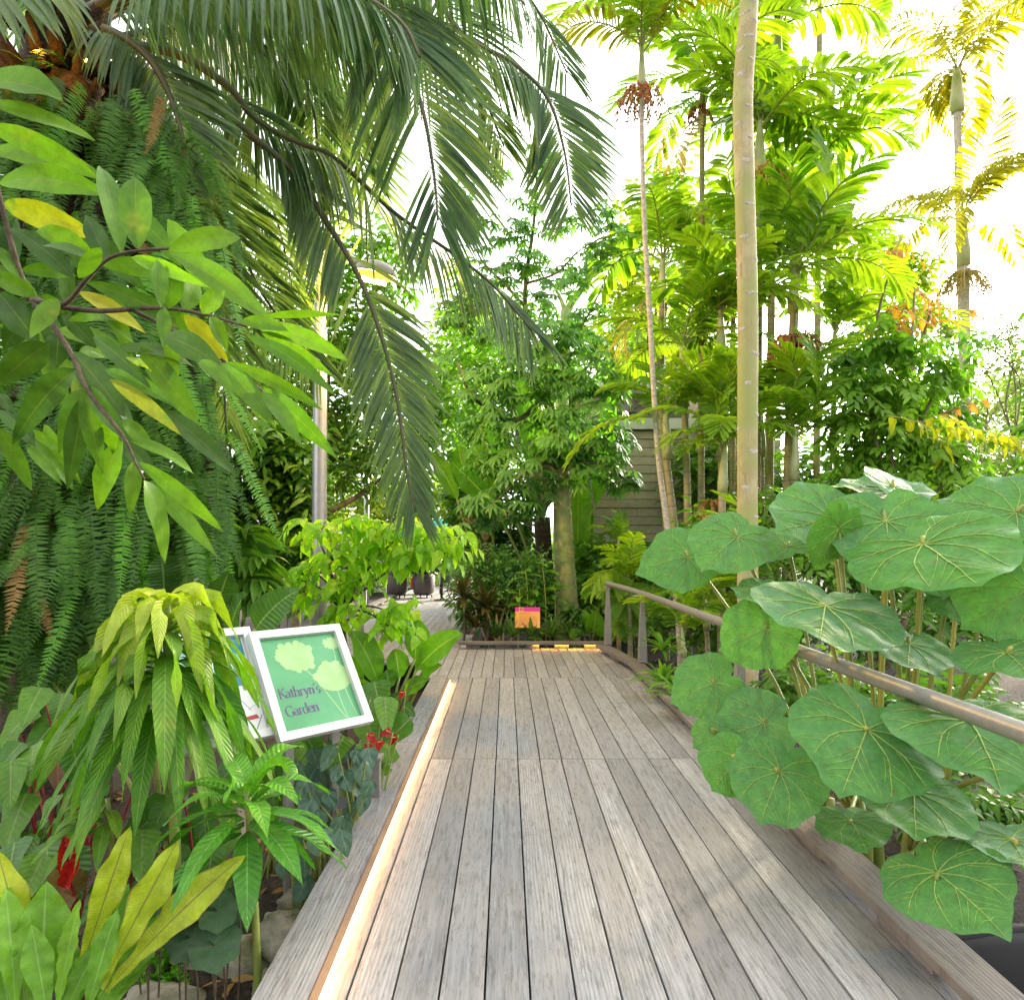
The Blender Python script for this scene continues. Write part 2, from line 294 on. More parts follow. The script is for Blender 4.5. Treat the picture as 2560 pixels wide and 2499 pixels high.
M['nestyel']=leafmat('old_nest_fern_leaf',(.33,.42,.05),(.46,.50,.06),.4,.38,nv=70,vs=.03,bump=.2,mid=(.20,.17,.05),ns=5.,slope=.02,blotch=(.24,.16,.05),bl=(.62,.76),edge=(.22,.13,.04),midw=.08)
M['round']=leafmat(warm=False,name='round_leaf',a=(.082,.205,.082),b=(.085,.25,.036),tr=.26,rough=.5,ns=3.,blotch=(.20,.15,.05),bl=(.69,.74),bump=.5,spec=.3,gain=(1.9,2.0,.6))
M['rvein']=leafmat('leaf_vein',(.34,.46,.20),(.42,.52,.26),.3,.4,ns=3.)
M['heart']=leafmat('heart_leaf',(.050,.15,.030),(.13,.27,.05),.3,.3,nv=9,vs=.07,bump=.22,mid=(.22,.28,.10),ns=4.,slope=.45)
M['bronze']=leafmat('bronze_leaf',(.13,.055,.02),(.16,.14,.035),.35,.3,nv=9,vs=.06,bump=.2,mid=(.3,.08,.05),ns=4.)
M['scarlet']=leafmat('scarlet_spathe',(.40,.010,.018),(.50,.02,.03),.25,.16,nv=7,vs=.2,mid=(.38,.01,.01),ns=6.)
M['blue']=leafmat(warm=False,name='blue_green_leaf',a=(.050,.110,.075),b=(.10,.175,.12),tr=.22,rough=.28,nv=2,vs=.25,mid=(.16,.26,.16),ns=5.,slope=1.2)
M['begonia']=leafmat(warm=False,name='dark_round_leaf',a=(.034,.072,.036),b=(.062,.115,.055),tr=.2,rough=.4,ns=9.,mid=(.05,.1,.05))
M['crisp']=leafmat('crisped_fern',(.07,.26,.02),(.16,.40,.04),.4,.35,ns=9.)
M['lime']=leafmat('lime_leaf',(.24,.52,.03),(.42,.66,.06),.5,.36,nv=9,vs=.12,mid=(.38,.5,.1),ns=3.,gain=(1.7,2.0,.5),edge=(.42,.34,.05))
M['paddle']=leafmat('paddle_leaf',(.075,.24,.03),(.20,.40,.04),.5,.3,nv=34,vs=.08,mid=(.34,.45,.13),ns=2.,slope=.12,bump=.4,gain=(1.7,2.0,.5))
M['paddledark']=leafmat('dark_paddle_leaf',(.035,.10,.04),(.08,.18,.06),.35,.25,nv=14,vs=.08,mid=(.2,.3,.12),ns=2.,slope=.25,bump=.45)
M['palmate']=leafmat('palmate_leaf',(.066,.20,.08),(.165,.35,.14),.4,.34,mid=(.16,.27,.09),ns=1.2,gain=(1.7,2.0,.5),bump=.3)
M['dark']=leafmat('dark_bush_leaf',(.050,.16,.034),(.16,.31,.055),.38,.4,mid=(.12,.2,.06),ns=1.,bump=.3)
M['mid']=leafmat('mid_bush_leaf',(.08,.24,.032),(.22,.39,.055),.42,.35,mid=(.2,.3,.08),ns=1.,bump=.3)
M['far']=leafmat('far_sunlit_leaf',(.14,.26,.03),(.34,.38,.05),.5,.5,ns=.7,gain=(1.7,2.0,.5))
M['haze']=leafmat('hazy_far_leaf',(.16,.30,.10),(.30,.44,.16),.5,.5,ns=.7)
M['grey']=leafmat(warm=False,name='far_grey_leaf',a=(.12,.17,.09),b=(.24,.28,.15),tr=.4,rough=.5,ns=.7)
M['redleaf']=leafmat('young_red_leaf',(.36,.10,.045),(.50,.24,.08),.5,.35,ns=3.,mid=(.5,.2,.1))
M['yelleaf']=leafmat('young_yellow_leaf',(.44,.46,.035),(.58,.50,.06),.5,.35,ns=3.,mid=(.6,.55,.2),midw=.1)
M['cordy']=leafmat('bronze_strap_leaf',(.030,.055,.025),(.11,.075,.035),.25,.32,ns=3.,mid=(.14,.09,.05))
M['strappy']=leafmat('striped_strap_leaf',(.05,.15,.03),(.12,.24,.06),.25,.3,ns=3.,mid=(.3,.38,.2),midw=.2)
M['blackleaf']=leafmat('blackish_leaf',(.012,.018,.018),(.028,.034,.032),.1,.25,ns=3.)
M['fan']=leafmat('fan_palm_leaf',(.14,.30,.05),(.26,.40,.09),.45,.4,ns=2.,mid=(.3,.42,.15))
M['dead_palm']=leafmat('dead_palm_leaf',(.28,.19,.09),(.42,.31,.16),.3,.6,ns=2.)
M['thorny']=trunkmat('thorny_trunk',(.20,.26,.07),(.34,.33,.14),0,None,ns=7.)
M['greenbark']=trunkmat('smooth_green_trunk',(.30,.42,.12),(.42,.50,.20),5.,(.24,.33,.10),ns=4.,rs=.3)
M['bark']=trunkmat('grey_brown_bark',(.16,.12,.085),(.28,.22,.16),0,None,ns=12.)
M['limbbark']=trunkmat('dark_green_branch',(.07,.085,.04),(.13,.13,.07),0,None,ns=12.)
# ================================================================== camera, sky, sun
cd=bpy.data.cameras.new('camera'); cam=bpy.data.objects.new('camera',cd); COL.objects.link(cam)
cam.location=(0,0,H); cam.rotation_euler=(R(90),0,0); cd.sensor_fit='HORIZONTAL'; cd.sensor_width=36; cd.lens=F/1950*36
cd.shift_x=(975-CX)/1950; cd.shift_y=(HY-952)/1950; cd.clip_end=3000; cd.clip_start=.05; scn.camera=cam
SUN_EL, SUN_AZ = R(22), R(46)                         # azimuth measured from +Y towards +X
w=bpy.data.worlds.new('World'); scn.world=w; w.use_nodes=True; nt=w.node_tree; nt.nodes.clear()
sky=nod(nt,'ShaderNodeTexSky',sky_type='NISHITA'); sky.sun_disc=False; sky.sun_elevation=SUN_EL; sky.sun_rotation=SUN_AZ
sky.air_density=1.; sky.dust_density=4.; sky.ozone_density=1.
hs=nod(nt,'ShaderNodeHueSaturation',Saturation=.0,Value=1.0); nt.links.new(sky.outputs[0],hs.inputs['Color'])
bg=nod(nt,'ShaderNodeBackground',Strength=.15); tc=nod(nt,'ShaderNodeTexCoord'); sx=nod(nt,'ShaderNodeSeparateXYZ'); nt.links.new(tc.outputs['Generated'],sx.inputs[0])
gr=math_(nt,'MULTIPLY_ADD',math_(nt,'MAXIMUM',sx.outputs[2],0.),.75,.62); vm=nod(nt,'ShaderNodeVectorMath',operation='SCALE'); nt.links.new(hs.outputs[0],vm.inputs[0]); nt.links.new(gr,vm.inputs['Scale'])   # overcast: brighter overhead
nt.links.new(vm.outputs[0],bg.inputs[0])
nt.links.new(bg.outputs[0],nod(nt,'ShaderNodeOutputWorld').inputs[0])
sl=bpy.data.lights.new('sun','SUN'); sl.energy=2.7; sl.angle=R(7); sl.color=(1.,.80,.50)
so=bpy.data.objects.new('sun',sl); COL.objects.link(so); so.location=(10,12,14)
sd=Vector((math.sin(SUN_AZ)*math.cos(SUN_EL),math.cos(SUN_AZ)*math.cos(SUN_EL),math.sin(SUN_EL)))
so.rotation_euler=sd.to_track_quat('Z','Y').to_euler()
scn.view_settings.view_transform='Standard'; scn.view_settings.look='None'; scn.view_settings.exposure=2.5; scn.view_settings.gamma=1
cy=scn.cycles; cy.use_denoising=True
try: cy.denoiser='OPENIMAGEDENOISE'
except Exception: pass
cy.max_bounces=8; cy.diffuse_bounces=2; cy.glossy_bounces=2; cy.transmission_bounces=4; cy.transparent_max_bounces=4; cy.caustics_reflective=False; cy.caustics_refractive=False
cy.sample_clamp_indirect=6.

# ================================================================== ground
def gz(x,y):
    z=-.38+.05*np.sin(x*1.7+y*.9)+.04*np.sin(y*2.3-x*.6)
    z=z+.14*np.exp(-((x+1.25)**2/.25+(y-2.6)**2/1.0))
    z=z-.75*np.clip((x-1.75)/.35,0,1)*np.clip((3.05-y)/.5,0,1)*np.clip((4.5-x)/.5,0,1)
    return np.where((np.abs(x)>12)|(y>26),-.38,z)
gx=np.concatenate([[-500,-200,-80,-30],np.linspace(-13,13,131),[30,80,200,500]]); gy=np.concatenate([[-300,-60,-15],np.linspace(-3,27,151),[40,80,200,700]])
a,b=np.meshgrid(gx,gy); g=MB(); i=np.arange(len(gy)-1)[:,None]*len(gx)+np.arange(len(gx)-1)[None]
g.add(np.stack([a,b,gz(a,b)],-1),np.stack([i,i+1,i+len(gx)+1,i+len(gx)],-1)); o=g.build('ground',M['soil']); o['kind']='structure'
def groundz(x,y): return float(gz(np.array(float(x)),np.array(float(y))))

# ================================================================== boardwalk
mb=MB()
def plank(x0,x1,y0,y1,z=0.,th=.035,gap=.007,t=None):
    box(mb,((x0+x1)/2,(y0+y1)/2,z-th/2),(x1-x0-gap,y1-y0-gap,th),None,U(0,1) if t is None else t,0,1)
    mb.A[-1][:,1]+=U(0,40)
xs=np.linspace(-.68,1.60,16)
for y0,y1,n in ((-1.2,1.9,16),(1.9,4.584,16),(4.584,7.353,16)):
    xx=np.linspace(-.68,1.60,n) if y0<4 else np.linspace(-.68,1.60,n)+np.append(U(-.004,.004,n-1),0)
    for k in range(n-1): plank(xx[k],xx[k+1],y0,y1,U(-.002,.0015))
xx=np.arange(-1.05,1.60,.128)
for k in range(len(xx)-1):
    j=7.353+U(.5,1.5); plank(xx[k],xx[k+1],7.353,j,U(-.002,.001)); plank(xx[k],xx[k+1],j,9.46,U(-.002,.001))
x=-3.1
while x<-.62:
    y=8.3 if x<-1.06 else 9.46; ye=min(21.5,10.6+max(0,(-.64-x))/.81*6.8) if x>-1.6 else 24
    if x<-1.0 and x>-1.05: y=9.46
    while y<ye-.05:
        y2=min(ye,y+U(1.6,3.4)); plank(x,x+.128,y,y2,U(-.002,.001)); y=y2
    x+=.128
for yy in np.arange(-.8,9.4,.6): box(mb,(.4,yy,-.11),(2.3,.05,.14),None,.05)
for yy in np.arange(9.8,23,.7): box(mb,(-2.2,yy,-.11),(1.7,.05,.14),None,.05)
o=mb.build('boardwalk',M['deck'],bevel=.0025); o['kind']='structure'
# raised left border board with the light strip under its lip
t=thing('border_board','broad weathered wooden board raised along the left edge of the boardwalk','kerb',(-.72,4.6,0))
mb=MB()
for y0,y1 in ((-1.2,2.02),(2.02,4.7),(4.7,7.12)): box(mb,(-.715,(y0+y1)/2,.062),(.165,y1-y0-.004,.036),None,U(.2,.9)); mb.A[-1][:,1]+=U(0,30)
mb.build('board',M['edge'],t,bevel=.003)
mb=MB(); box(mb,(-.745,2.96,-.12),(.04,8.2,.3),None,.4); mb.build('fascia',M['edge'],t)
t=thing('light_strip','glowing warm light strip running along the left edge of the boardwalk','light strip',(-.61,4.6,0))
mb=MB(); box(mb,(-.6235,2.96,.022),(.012,8.28,.0405),None,.5); box(mb,(-.614,2.96,.0485),(.030,8.28,.006),None,.3); mb.build('channel',plain('channel_copper',(.26,.15,.09),(.32,.19,.12),.5,8.),t)
mb=MB(); box(mb,(-.6125,2.96,.026),(.010,8.26,.018)); mb.build('diffuser',emit('strip_glow',(1.,.56,.22),7.5),t)
# kerb rails
def kerb(name,label,pts,z=.105,wd=.17,sp=.62,inset=.045,blk=.3):
    t=thing(name,label,'kerb',(*pts[len(pts)//2],0)); 
    bd=MB(); bl=[]
    for (x0,y0),(x1,y1) in zip(pts[:-1],pts[1:]):
        d=np.array([x1-x0,y1-y0]); L=np.linalg.norm(d); an=math.atan2(d[1],d[0])-math.pi/2; Rm=rotz(an)
        n=max(1,round(L/3.0)); 
        for k in range(n):
            c=np.array([x0,y0])+d*((k+.5)/n); box(bd,(*c,z-.02),(wd,L/n-.004,.04),Rm,U(.2,.8)); bd.A[-1][:,1]+=U(0,30)
        m=int(L/sp); bl+=[(np.array([x0,y0])+d*((k+.5)/max(m,1)),Rm) for k in range(m)]
    bd.build('board',M['kerb'],t,bevel=.004)
    for c,Rm in bl:
        b=MB(); box(b,(*c,(z-.04)/2+.001),(wd-inset*2,blk,z-.044),Rm,U(.2,.8)); b.build('spacer_block',M['kerb'],t)
    return t
kerb('kerb_rail','weathered wooden kerb rail on spacer blocks along the right side beneath the handrail',[(1.52,-1.2),(1.52,7.72),(1.32,9.1)],sp=.78,blk=.34)
kerb('kerb_rail','short wooden kerb rail across the far end of the boardwalk before the planted bed',[(1.42,9.36),(-.68,9.36)],wd=.12,sp=.4,blk=.2)
kerb('kerb_rail','distant wooden kerb rail on the left of the side deck leading to the planters',[(-3.1,8.4),(-3.1,20)],sp=.8,blk=.34)
t=thing('light_strip','thin glowing light strip under the far kerb rail at the end of the boardwalk','light strip',(.6,9.3,.06))
mb=MB(); box(mb,(.36,9.345,.072),(2.0,.014,.008)); mb.build('channel',M['pole'],t)
mb=MB(); box(mb,(.86,9.336,.0655),(.95,.012,.004)); mb.build('diffuser',emit('strip_glow_far',(1.,.46,.07),16.),t)
# handrail on the right
t=thing('handrail','brown painted metal handrail on tapered posts along the right side of the boardwalk','handrail',(1.6,5,0))
mb=MB(); tube(mb,spline([(1.6,-1.2,.915),(1.6,3,.915),(1.6,6.5,.915),(1.595,7.6,.915),(1.5,8.55,.93),(1.40,9.12,.95)],60),.034,14); mb.build('rail_tube',M['steel'],t)
for x,y,h in ((1.6,1.35,.9),(1.6,4.5,.9),(1.598,7.7,.9),(1.405,9.08,.93)):
    mb=MB(); 
    for k in range(1):
        d=[(-1,-1),(1,-1),(1,1),(-1,1)]; V=[]
        for z,a_ in ((.10,.052),(.3,.048),(h-.12,.026),(h-.01,.024)): V+=[(x+dx*a_*.95,y+dy*a_*.9,z) for dx,dy in d]
        Q=[[i*4+j,i*4+(j+1)%4,i*4+4+(j+1)%4,i*4+4+j] for i in range(3) for j in range(4)]+[[12,13,14,15],[3,2,1,0]]
        mb.add(V,Q,smooth=False)
    box(mb,(x,y,.125),(.07,.15,.012)); mb.build('post',M['steel'],t,bevel=.003)
# far handrail on the left of the side deck
t=thing('handrail','distant grey handrail with posts on the left side deck behind the lime green leaves','handrail',(-3.15,12,0))
mb=MB(); tube(mb,spline([(-3.15,8.6,1.0),(-3.15,14,1.0),(-3.05,16.6,1.02),(-4.4,20,1.0)],30),.034,10); mb.build('rail_tube',M['steel'],t)
for y in (9.4,12.0,14.6,17.0):
    mb=MB(); box(mb,(-3.13,y,.55),(.045,.12,.88)); mb.build('post',M['steel'],t,bevel=.004)
# handrail behind left planting
t=thing('handrail','thin grey handrail glimpsed behind the dark veined leaves on the left','handrail',(-3.6,7.9,0))
mb=MB(); tube(mb,spline([P(330,1120,7.6),P(500,1110,7.8),P(620,1096,8.2),P(700,1090,8.4)],20),.032,10); mb.build('rail_tube',M['steel'],t)
for px,Y in ((345,7.62),(540,7.9),(688,8.38)):
    mb=MB(); p=P(px,1115,Y); box(mb,(p[0],p[1],(p[2]-.4)/2),(.045,.1,p[2]+.36)); mb.build('post',M['steel'],t)

# ================================================================== garden sign (two tilted panels)
Rs=rotm(.9638,.0061,.8102); C0=np.array([-.9813,3.3,.8195]); W0,H0=.5088,.5734
def loc(x,y,z,o=(0,0,0)): return C0+Rs@(np.array([x,y,z])+np.array(o))
def frame_panel(t,o,w,h,fm,border=.041):
    mb=MB()
    for sx in (-1,1): box(mb,loc(sx*(w-border)/2,0,0,o),(border,h,.042),Rs)
    for sy in (-1,1): box(mb,loc(0,sy*(h-border)/2,0,o),(w-2*border,border,.042),Rs)
    mb.build('frame',fm,t,bevel=.002)
    mb=MB(); box(mb,loc(0,0,-.012,o),(w-2*border+.002,h-2*border+.002,.006),Rs); mb.build('backing',M['black'],t)
def flatpoly(mb,pts,z,o=(0,0,0),t=.5,th=.0012):
    p=np.asarray(pts,float); n=len(p); c=p.mean(0); V=[loc(x,y,z,o) for x,y in p]+[loc(c[0],c[1],z,o)]
    Q=[[i,(i+1)%n,(i+2)%n,n] for i in range(0,n-1,2)]+([[n-1,0,n,n]] if n%2 else [])
    mb.add(V,[q for q in Q if len(set(q))==4],t,0,0,0,False)
def post_at(t,x,y,o,m,wd=.045):
    p=loc(x,y,-.04,o); g=groundz(p[0],p[1]); mb=MB(); box(mb,(p[0],p[1],(p[2]+g)/2-.03),(wd,.03,p[2]-g+.1),rotz(.81)); mb.build('post',m,t,bevel=.002)
t=thing('garden_sign','green tilted sign in a thick white frame with purple words and pale daisies','sign',(*C0[:2],groundz(*C0[:2])))
frame_panel(t,(0,0,0),W0,H0,M['white'])
IW,IH=W0-.082-.004,H0-.082-.004
mb=MB(); box(mb,loc(0,0,-.006),(IW,IH,.004),Rs); pan=mb.build('panel',plain('sign_green',(.055,.27,.095),(.08,.33,.13),.4,3.),t)
# flowers: x,y in panel units 0..1 (left to right, bottom to top)
def pu(x,y): return ((x-.5)*IW,(y-.5)*IH)
def daisy(mb,cx,cy,r,n,ph,arc=6.283,sq=.8,z=-.0034):
    c=np.array(pu(cx,cy))
    for k in range(n):
        a_=ph+arc*k/n+U(-.06,.06); L=r*U(.85,1.12); d=np.array([math.cos(a_),math.sin(a_)*sq]); s=np.array([-d[1],d[0]]); w_=r*U(.24,.3)
        flatpoly(mb,[c,c+d*L*.45+s*w_*.7,c+d*L*.85+s*w_*.8,c+d*L*1.0+s*w_*.3,c+d*L*.96,c+d*L*1.0-s*w_*.35,c+d*L*.82-s*w_*.8,c+d*L*.4-s*w_*.6],z+.00004*k)
    flatpoly(mb,[c+np.array([math.cos(q),math.sin(q)*sq])*r*.42 for q in np.linspace(0,6.283,17)[:-1]],z+.0007)
mb=MB(); daisy(mb,.40,.77,.112,15,.1); daisy(mb,.80,.47,.115,9,.05,3.2,.95); flatpoly(mb,[np.array(pu(.80,.455))+np.array([math.cos(q)*.095,min(.01,math.sin(q)*.062)]) for q in np.linspace(0,6.283,25)[:-1]],-.0028); daisy(mb,.925,.88,.05,11,.2)
for st in ([(.44,.66),(.58,.48),(.66,.3),(.80,.02)],[(.80,.40),(.80,.2),(.82,.02)],[(.93,.82),(.90,.5),(.92,.2),(.95,.02)]):
    q=spline([(*pu(*s_),0) for s_ in st],14)[:,:2]
    for a_,b_ in zip(q[:-1],q[1:]):
        d=b_-a_; s_=np.array([-d[1],d[0]])/np.linalg.norm(d)*.0022; flatpoly(mb,[a_-s_,b_-s_,b_+s_,a_+s_],-.0036)
mb.build('flower_print',plain('print_pale',(.28,.46,.17),(.33,.52,.22),.5,8.),pan)
# serif lettering drawn with a broad pen: strokes in letter units (x-height 1, cap 1.55)
def arc_(cx,cy,rx,ry,a0,a1,n=14): return [(cx+rx*math.cos(R(a)),cy+ry*math.sin(R(a))) for a in np.linspace(a0,a1,n)]
SER=lambda x,y,w=.22:('h',[(x-w,y),(x+w,y)])
GL={'K':(1.15,[('v',[(.22,0),(.22,1.5)]),SER(.22,.02),SER(.22,1.5),('t',[(.24,.72),(.95,1.5)]),('v',[(.45,.9),(1.12,.0)]),SER(.95,1.5,.17),SER(1.12,.02,.15)]),
 'a':(.86,[('v',[(.62,.78),(.62,.14),(.70,.03),(.84,.08)]),('h',arc_(.38,.72,.25,.26,10,150)),('c',arc_(.36,.27,.28,.27,75,345))]),
 't':(.6,[('v',[(.27,1.28),(.27,.18),(.36,.03),(.54,.10)]),('h',[(.05,.96),(.52,.96)])]),
 'h':(1.02,[('v',[(.2,0),(.2,1.62)]),('h',[(.02,1.55),(.2,1.62)]),('c',arc_(.48,.62,.28,.36,160,10)),('v',[(.76,.68),(.76,0)]),SER(.2,.02,.17),SER(.76,.02,.17)]),
 'r':(.68,[('v',[(.2,0),(.2,.95)]),('h',[(.03,.92),(.2,.98)]),('c',arc_(.46,.66,.26,.3,165,55)),SER(.2,.02,.17)]),
 'y':(.95,[('v',[(.2,.97),(.53,.03)]),('t',[(.84,.97),(.42,-.3),(.25,-.46),(.06,-.42)]),SER(.2,.97,.16),SER(.84,.97,.13)]),
 'n':(1.02,[('v',[(.2,0),(.2,.95)]),('h',[(.03,.92),(.2,.98)]),('c',arc_(.48,.62,.28,.36,160,10)),('v',[(.76,.68),(.76,0)]),SER(.2,.02,.17),SER(.76,.02,.17)]),
 "'":(.36,[('v',[(.2,1.62),(.22,1.48),(.1,1.3)])]),
 's':(.68,[('c',arc_(.33,.73,.22,.24,40,250)),('c',arc_(.33,.25,.24,.25,75,-145))]),
 'G':(1.4,[('c',arc_(.72,.76,.60,.78,48,322,26)),('v',[(1.18,.55),(1.18,.12)]),SER(1.18,.58,.2),('h',[(1.17,1.42),(1.14,1.12)])]),
 'd':(1.0,[('c',arc_(.43,.48,.33,.48,60,330,18)),('v',[(.74,1.62),(.74,.1),(.93,.05)]),('h',[(.56,1.55),(.74,1.62)])]),
 'e':(.82,[('c',arc_(.42,.49,.35,.49,5,315,20)),('h',[(.12,.54),(.76,.54)])])}
def word(mb,txt,x,y,s,z):
    for ch in txt:
        adv,st=GL[ch]
        for kd,pts in st:
            q=np.array(pts,float)
            if kd in 'c' : q=spline(np.c_[q,np.zeros(len(q))],len(q)*2)[:,:2]
            d=np.gradient(q,axis=0); d=d/np.maximum(np.linalg.norm(d,axis=1,keepdims=True),1e-6); nrm=np.stack([-d[:,1],d[:,0]],1)
            th=.075+.125*np.abs(d[:,1])**1.3 if kd in 'cv' else np.full(len(q),.085 if kd=='h' else .11)
            th=th/2
            L_=q+nrm*th[:,None]; R_=q-nrm*th[:,None]
            V=[loc(x+a_*s,y+b_*s,z) for a_,b_ in np.vstack([L_,R_])]; n=len(q)
            mb.add(V,[[i,n+i,n+i+1,i+1] for i in range(n-1)],.5,0,0,0,False); z+=.00002
        x+=adv*s*.9
    return x
pm=plain('print_purple',(.10,.025,.17),None,.5)
for wd_,q in (("Kathryn's",(.055,.345)),('Garden',(.075,.155))): mb=MB(); word(mb,wd_,*pu(*q),.0335,-.0026); mb.build('lettering',pm,pan)
post_at(t,.12,-.1,(0,0,0),M['steel']); post_at(t,-.12,-.05,(0,0,0),M['steel'])
o2=(-W0*.93,.055,-.047)
t=thing('garden_sign','white framed sign with teal water picture, half hidden behind drooping leaves','sign',(*loc(0,0,0,o2)[:2],groundz(*loc(0,0,0,o2)[:2])))
frame_panel(t,o2,W0,H0,M['white'])
mb=MB(); box(mb,loc(0,0,-.006,o2),(IW,IH,.004),Rs); mb.build('panel',plain('sign_paper',(.78,.79,.78),None,.5),t)
mb=MB(); box(mb,loc(.0,.115,-.0035,o2),(IW*.96,IH*.52,.003),Rs); mb.build('water_picture',plain('print_water',(.02,.22,.30),(.55,.72,.76),.5,5.,lo=.45,hi=.62),t)
mb=MB()
for k in range(9):
    c=np.array([U(-.17,.18),U(-.22,-.08)]); a_=U(0,3.1); d=np.array([math.cos(a_),math.sin(a_)])*U(.02,.05); s_=np.array([-d[1],d[0]])*.035; flatpoly(mb,[c-d-s_,c+d-s_,c+d+s_,c-d+s_],-.0036+.0001*k,o2)
mb.build('line_drawing',plain('print_ink',(.06,.06,.07),None,.6),t)
mb=MB(); flatpoly(mb,[(.10,-.19),(.19,-.185),(.18,-.165),(.12,-.17)],-.0022,o2); mb.build('line_drawing',plain('print_redink',(.45,.06,.06),None,.6),t)
post_at(t,.13,-.12,o2,plain('sign_post_tan',(.36,.27,.2),(.42,.32,.24),.6,9.)); post_at(t,-.13,-.1,o2,M['steel'])

# orange plant label in the bed
c=P(1004.5,1175.5,9.75); Rs=rotm(R(78),0,R(-3)); C0=c
t=thing('information_sign','small orange sign with a magenta top band standing in the bed behind the far kerb','sign',(c[0],c[1],-.3))
mb=MB(); box(mb,loc(0,-.032,0),(.372,.240,.006),Rs); ob=mb.build('panel',plain('sign_orange',(.80,.36,.055),(.84,.42,.10),.45,2.),t)
mb=MB(); box(mb,loc(.0,.12,0),(.372,.064,.008),Rs); mb.build('header_band',plain('sign_magenta',(.66,.012,.30),None,.45),t)
mb=MB(); box(mb,loc(-.095,.12,.001),(.062,.064,.008),Rs); mb.build('logo_tile',plain('sign_tile',(.80,.40,.07),None,.45),t)
mb=MB()
for k in range(5):
    a_=k*1.257+.4; cc=np.array([-.095+.016*math.cos(a_),.12+.016*math.sin(a_)]); flatpoly(mb,[cc+.011*np.array([math.cos(q),math.sin(q)]) for q in np.linspace(0,6.283,9)[:-1]],.006+.0001*k)
mb.build('logo_flower',plain('sign_logo',(.5,.02,.22),None,.5),t)
mb=MB()
for k,(x0,x1) in enumerate([(-.12,.03),(-.12,.07),None,(-.12,.13),(-.12,.15),(-.12,.14),(-.12,.155),(-.12,.15),(-.12,.14),(-.12,.15),(-.12,.08)] if 0 else [(-.12,.02),(-.12,.05),(0,0),(-.12,.12),(-.12,.14),(-.12,.13),(-.12,.15),(-.12,.15),(-.12,.14),(-.12,.15),(-.12,.06)]):
    x=x0
    while x<x1-.004:
        l=U(.012,.034); l=min(l,x1-x); y=.066-k*.0185; flatpoly(mb,[(x,y),(x+l,y),(x+l,y+.006),(x,y+.006)],.0036); x+=l+.006
mb.build('text_lines',plain('sign_text',(.38,.13,.05),None,.5),ob)
mb=MB(); p=loc(0,-.1,-.02); box(mb,(p[0],p[1]+.01,(p[2]-.4)/2),(.03,.02,p[2]+.42)); mb.build('stake',M['black'],t)

# ================================================================== street lamp
bx,by=P(608,1035,8.5)[:2]
t=thing('street_lamp','tall grey metal lamp post with a lit amber lamp head among palm fronds','street lamp',(bx,by,-.35))
mb=MB(); tube(mb,[(bx,by,-.4),(bx,by,1.5),(bx+.01,by,3.3),(bx+.015,by,4.6)],[.098,.094,.088,.082],20); tube(mb,[(bx+.015,by,4.58),(bx+.02,by,5.35)],[.058,.05],16); mb.build('pole',M['pole'],t)
hp=P(716,520,8.2)
mb=MB(); tube(mb,spline([(bx+.02,by,5.25),(bx+.2,by-.03,5.34),hp+np.array([-.2,0,.12])],14),.028,10); mb.build('arm',M['pole'],t)
mb=MB(); Rh=rotm(R(4),R(12),0)
th=np.linspace(0,np.pi/2,9); pr=[(math.cos(a_),math.sin(a_)) for a_ in th]
k=len(mb.V); lathe(mb,(0,0,0),[(r_*.27+.0005,z_*.15) for r_,z_ in pr],28,sy=.62); lathe(mb,(0,0,0),[(.27,0),(.272,-.022),(.24,-.022),(.235,-.004)],28,sy=.62)
mb.V=[v@Rh.T+hp+np.array([0,0,.0]) for v in mb.V]; shade=mb.build('lamp_shade',plain('lamp_shade_grey',(.40,.36,.33),None,.5),t)
mb=MB(); lathe(mb,(0,0,0),[(.205,-.012),(.20,-.05),(.16,-.085),(.09,-.105),(.001,-.11)],24,sy=.62); mb.V=[v@Rh.T+hp for v in mb.V]; mb.build('lens',emit('lamp_amber',(1.,.60,.09),.3),shade)
mb=MB(); beads(mb,[Rh@np.array([x_,y_,-.10])+hp for x_ in (-.12,-.06,0,.06,.12) for y_ in (-.05,.03)],.030); mb.build('bulbs',emit('lamp_core',(1.,.80,.42),14.),shade)
pl=bpy.data.lights.new('lamp_light','POINT'); pl.energy=110; pl.color=(1.,.58,.12); pl.shadow_soft_size=.12; po=bpy.data.objects.new('lamp_light',pl); COL.objects.link(po); po.location=(hp[0],hp[1],hp[2]-.25); po.parent=t; po.location=[hp[i]-[bx,by,-.35][i]-(0,0,.25)[i] for i in range(3)]
# second far pole
p=P(698,1035,16.); 
t=thing('pole','slim grey far post standing beyond the side deck','pole',(p[0],p[1],-.3)); mb=MB(); tube(mb,[(p[0],p[1],-.3),(p[0],p[1],4.6)],.06,12); mb.build('shaft',M['pole'],t); mb=MB(); lathe(mb,(p[0],p[1],4.6),[(.07,0),(.06,.03),(.001,.05)],12); mb.build('cap',M['pole'],t)

